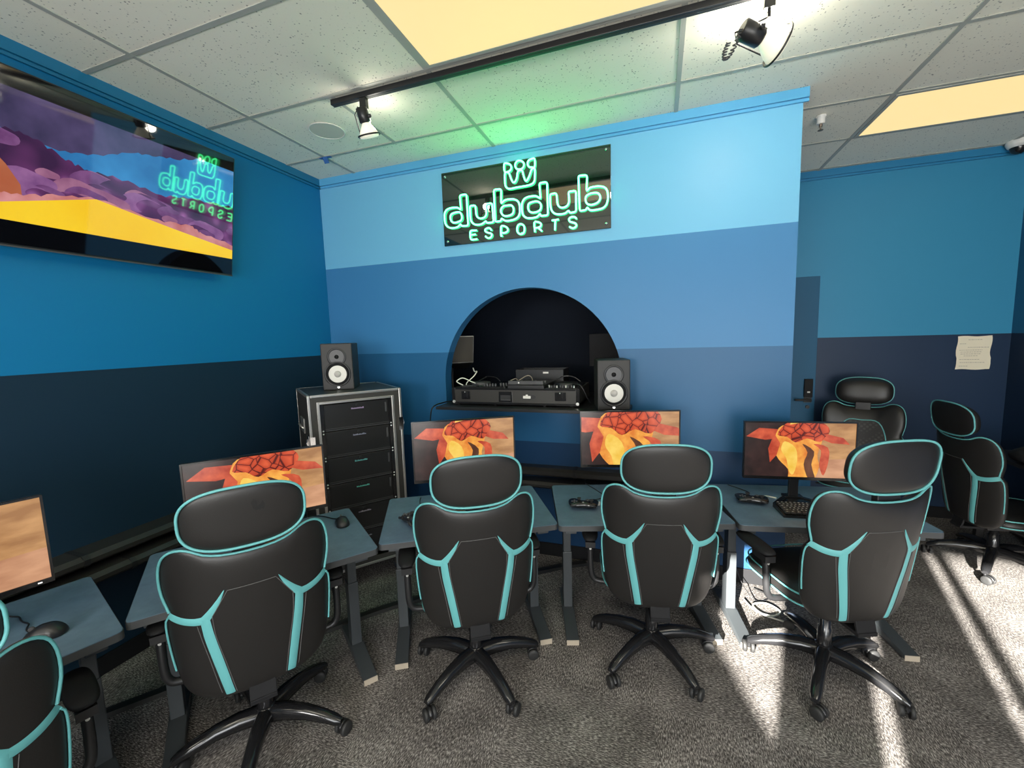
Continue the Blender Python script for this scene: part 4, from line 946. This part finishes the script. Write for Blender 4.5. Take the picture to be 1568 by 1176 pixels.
def make_chair():
    t = thing('gaming_chair', 'chair', 'chair', (0, 0, 0), 0, 'gaming chairs with teal trim')
    b = obj('backrest', MB().pillow(OUT, lambda x, z, o: Vector((x, ymid(x, z) + o, z)), TR, TF, 10, 3.5, 12, c=CB), M_leather, t)
    loop = [Vector((x, ymid(x, z) - TR * .55, z)) + Vector(((x) * .004, 0, 0)) for x, z in OUT]
    n_ = len(loop); up = [i for i, (x, z) in enumerate(OUT) if z > .762]
    pm = MB(); pm.tube([loop[i] for i in up], .0046, 6)
    for sx in (-1, 1):
        lw = sorted((z, x) for x, z in OUT if .50 < z < .750 and x * sx > 0)
        pm.tube([Vector((x * 1.004, ymid(x, z) - TR * .55, z)) for z, x in lw], .0036, 6)
    obj('piping', pm, M_teal, b)
    for sx in (-1, 1):
        m = MB()
        ribbon(m, [(sx * .252, .757), (sx * .215, .738), (sx * .180, .730), (sx * .150, .731)], [.024, .027, .028, .030], rear)
        ribbon(m, [(sx * .160, .722), (sx * .135, .750), (sx * .108, .790), (sx * .083, .838)], [.032, .026, .017, .001], rear, .0026)
        ribbon(m, [(sx * .148, .735), (sx * .141, .66), (sx * .125, .56), (sx * .112, .48), (sx * .100, .402)], [.028, .031, .031, .030, .029], rear, .0030, 9)
        obj('teal_stripe', m, M_teal, b)
    m = MB()
    for sx in (-1, 1):
        for P in ([(sx * .126, .742), (sx * .122, .66), (sx * .105, .56), (sx * .092, .48), (sx * .081, .405)], [(sx * .172, .712), (sx * .163, .65), (sx * .148, .56), (sx * .136, .48), (sx * .126, .415)], [(sx * .126, .742), (sx * .075, .832)]):
            Q = smooth_loop([Vector((x, z, 0)) for x, z in P], 5, False); m.tube([rear(q.x, q.y, .0008) for q in Q], .0013, 5)
    m.tube([rear(-.075 + .15 * k / 10, .833, .0008) for k in range(11)], .0013, 5)
    obj('stitching', m, M_thread, b)
    # front insert with teal outline
    hexa = [(0, .44), (.10, .45), (.135, .55), (.155, .72), (.105, .86), (0, .87)]; hexa += [(-x, z) for x, z in reversed(hexa[1:-1])]
    H2 = [(v.x, v.y) for v in smooth_loop([Vector((x, z, 0)) for x, z in hexa], 4)]
    m = MB(); n = len(H2); vs = []
    for r in (1, .75, .5, .25): vs += [front(x * r, .66 + (z - .66) * r, .003) for x, z in H2]
    vs.append(front(0, .66, .003)); fs = [(a * n + i, a * n + (i + 1) % n, (a + 1) * n + (i + 1) % n, (a + 1) * n + i) for a in range(3) for i in range(n)] + [(3 * n + i, 3 * n + (i + 1) % n, 4 * n) for i in range(n)]
    m.add(vs, fs, 0, True); ins = obj('insert_panel', m, M_leather2, b)
    obj('insert_piping', MB().tube([front(x, z, .003) for x, z in H2], .004, 6, closed=True), M_teal, ins)
    # headrest
    hc, hw, hh = 1.100, .186, .110
    HO = superell(hw, hh, 2.8, 56, (0, hc))
    hy = lambda x, z: -.312 - .14 * (z - hc) + .024 * (abs(x) / hw) ** 2.4
    hp = MB().pillow(HO, lambda x, z, o: Vector((x, hy(x, z) + o, z)), .015, .080, 7, 3.5, 10, c=(0, hc)); hd = obj('headrest', hp, M_leather, t)
    obj('piping', MB().tube([Vector((x, hy(x, z) - .008, z)) for x, z in superell(hw + .0015, hh + .0015, 2.8, 56, (0, hc))], .0048, 6, closed=True), M_teal, hd)
    m = MB(); m.b2((-.05, -.275, .93), (.05, -.245, 1.03)); obj('headrest_bracket', m, M_black, t, .004)
    # seat
    SO = superell(.245, .245, 4.2, 56, (0, .085))
    st = MB().pillow(SO, lambda x, y, o: Vector((x, y, .435 + o * (1 + .0 * x))), .045, .055, 7, 5, 9, c=(0, .085)); s = obj('seat', st, M_leather, t)
    m = MB()
    for z, e in ((.470, .0), (.425, .002)): m.tube([Vector((x, y, z)) for x, y in superell(.247 - (.006 if z > .45 else 0) + e, .247 - (.004 if z > .45 else 0) + e, 4.2, 56, (0, .085))], .0042, 6, closed=True)
    obj('piping', m, M_teal, s)
    # arms
    for sx in (-1, 1):
        m = MB().pillow(superell(.042, .125, 3, 32, (sx * .312, .085)), lambda x, y, o: Vector((x, y, .628 + o)), .010, .018, 6, 4, 5, c=(sx * .312, .085)); ar = obj('armrest', m, M_blackmatte, t)
        m = MB(); P = smooth_loop([Vector(p) for p in ((sx * .312, .01, .625), (sx * .312, .0, .54), (sx * .310, -.005, .455), (sx * .300, -.005, .415), (sx * .270, -.005, .395), (sx * .16, 0, .385))], 5, False)
        m.tube(P, .0155, 10); m.box((sx * .312, .02, .600), (.05, .10, .03)); obj('arm_bracket', m, M_black, ar)
        obj('arm_screw', MB().lathe([(.006, -.002), (.005, .004), (.001, .005)], 10, (sx * .312, -.016, .575), 'Y'), M_screw, ar)
    # mechanism and bracket
    m = MB(); m.b2((-.11, -.11, .372), (.11, .14, .395)); m.b2((-.06, -.08, .335), (.06, .09, .372)); m.tube([(.05, .02, .352), (.20, .04, .352), (.27, .045, .345)], .006, 8); obj('tilt_mechanism', m, M_black, t, .003)
    m = MB(); m.b2((-.045, -.225, .335), (.045, -.06, .352)); m.loft([[(-.045, y, z), (.045, y, z), (.045, y + .012, z), (-.045, y + .012, z)] for y, z in ((-.225, .335), (-.215, .37), (-.18, .50))], 0, False); obj('back_bracket', m, M_blackmatte, t, .003)
    obj('gas_lift', MB().lathe([(.030, .13), (.030, .23), (.024, .235), (.024, .29), (.014, .295), (.014, .345)], 20), M_blackgl, t)
    # star base
    m = MB(); m.lathe([(.030, .085), (.042, .095), (.044, .125), (.036, .148), (.030, .150)], 24)
    for k in range(5):
        a = 2 * PI * k / 5; rg = []
        for r, z, hw_, hh_ in ((.030, .118, .032, .028), (.10, .126, .030, .026), (.18, .120, .026, .022), (.26, .101, .024, .018), (.305, .085, .022, .014), (.328, .075, .015, .009)):
            ring = [(hw_, -hh_), (hw_ * 1.05, 0), (hw_ * .55, hh_), (-hw_ * .55, hh_), (-hw_ * 1.05, 0), (-hw_, -hh_)]
            rg.append([(r * math.cos(a) - q[0] * math.sin(a), r * math.sin(a) + q[0] * math.cos(a), z + q[1]) for q in ring])
        m.loft(rg, 0, True)
    base = obj('star_base', m, M_blackgl, t)
    for k in range(5):
        a = 2 * PI * k / 5; cx, cy = .318 * math.cos(a), .318 * math.sin(a); sw = a + 1.2 + k * .9
        q = Matrix.Rotation(sw, 3, 'Z'); m = MB()
        off = q @ Vector((.018, 0, 0))
        m.tube([(cx, cy, .035), (cx, cy, .075)], .007, 8)
        hood = [Vector((.030 * math.cos(R(20 + 14 * j)), 0, .030 * math.sin(R(20 + 14 * j)))) for j in range(10)]
        m.loft([[q @ (h + Vector((0, s_ * .009, 0))) + Vector((cx, cy, .029)) + off for s_ in (-1, 1)] + [q @ (h * .8 + Vector((0, s_ * .009, 0))) + Vector((cx, cy, .029)) + off for s_ in (1, -1)] for h in hood], 0, True)
        c = obj('caster', m, M_black, base)
        wm = MB()
        for s_ in (-1, 1): wm.lathe([(.022, s_ * .010 - .0005), (.0285, s_ * .010), (.0285, s_ * .024), (.024, s_ * .0275), (.010, s_ * .0280)], 20, Vector((cx, cy, .0287)) + off, 'Y', M=q)
        obj('caster_wheel', wm, M_void, c)
    return t
chair0 = make_chair()
CH = [(-.020, 2.170, 11, -124.2, 'black chair with teal trim at the desk under the arch speaker, sunlit lower edge'),
      (-.856, 1.786, 32, -109.2, 'black chair with teal trim in front of the middle monitor right of the rack'),
      (-1.580, 1.200, 52, 16.2, 'nearest black chair with teal trim, in front of the drawer rack, scuffed headrest'),
      (.780, 2.290, 23, -112.4, 'black chair with teal trim at the keyboard desk, turned slightly with its left arm showing'),
      (-1.800, .400, 72, 40, 'black chair with teal trim cut off by the lower left picture corner'),
      (2.200, 3.690, -84, -124.3, 'black chair with teal trim at the right edge, turned away to the right'),
      (1.530, 4.000, 158, 20, 'black chair facing the viewer against the far wall behind the rightmost monitor')]
LIFT = {5: -.055, 6: .045, 4: -.05, 3: .012}
def place(o, x, y, yaw, base_rot, lab, lift=0):
    o.location = (x, y, 0); o.rotation_euler.z = R(yaw); o['label'] = lab
    for ch in [q for q in C.objects if q.parent == o]:
        if ch.name.startswith('star_base'): ch.rotation_euler.z = R(base_rot - yaw)
        elif not ch.name.startswith('gas_lift'): ch.location.z += lift
        elif lift > 0: ch.scale.z = 1 + lift / .30; ch.location.z = -.13 * lift / .30
tops = [chair0] + [copy_tree(chair0) for _ in CH[1:]]
for q in C.objects:
    if q.parent == tops[3] and q.name.startswith('headrest') and 'bracket' not in q.name: q.location = (-.018, -.010, .020)
for i, a in enumerate(CH): place(tops[i], *a, lift=LIFT.get(i, 0))

def scuff():
    hd = [q for q in C.objects if q.parent == tops[2] and q.name.startswith('headrest') and 'bracket' not in q.name][0]
    m = MB(); rnd = random.Random(9)
    def srf(x, z):
        s = math.hypot(x / .186, (z - 1.10) / .110); s = min(.9, s)
        return Vector((x, -.312 - .14 * (z - 1.10) + .024 * (abs(x) / .186) ** 2.4 - .015 * math.sqrt(1 - s ** 7) - .0012, z))
    for cx, cz, rx, rz in ((.030, 1.142, .010, .020), (.043, 1.124, .018, .011), (.054, 1.130, .008, .017)):
        P = [(cx + rx * math.cos(k * PI / 7) * rnd.uniform(.6, 1.1), cz + rz * math.sin(k * PI / 7) * rnd.uniform(.6, 1.1)) for k in range(14)]
        m.poly([srf(x, z) for x, z in P])
    o = obj('scuff_mark', m, mat('scuff', (.004, .004, .004), .75), hd)
scuff()

# ------------------------------------------------------------------ black table with bags at the right edge
def side_table():
    t = thing('side_table', 'black side table at the right picture edge against the far right corner', 'table', (2.50, 3.60, 0), R(90))
    obj('tabletop', MB().b2((-.55, -.19, .70), (.55, .19, .725)), M_black, t, .003)
    for x in (-.5, .5):
        for y in (-.15, .15): obj('leg', MB().b2((x - .02, y - .02, 0), (x + .02, y + .02, .70)), M_black, t)
    m = MB().pillow(superell(.16, .12, 2.8, 36), lambda a, b, o: Vector((a, b, .05 + o + .008 * math.sin(a * 40) * math.cos(b * 50))), .05, .06, 4, 2.5, 7)
    g = obj('cloth_bag', m, M_blackmatte, loc=(2.45, 3.74, .7285)); tag(g, 'soft black bag lying on the black side table at the right', 'bag')
side_table()
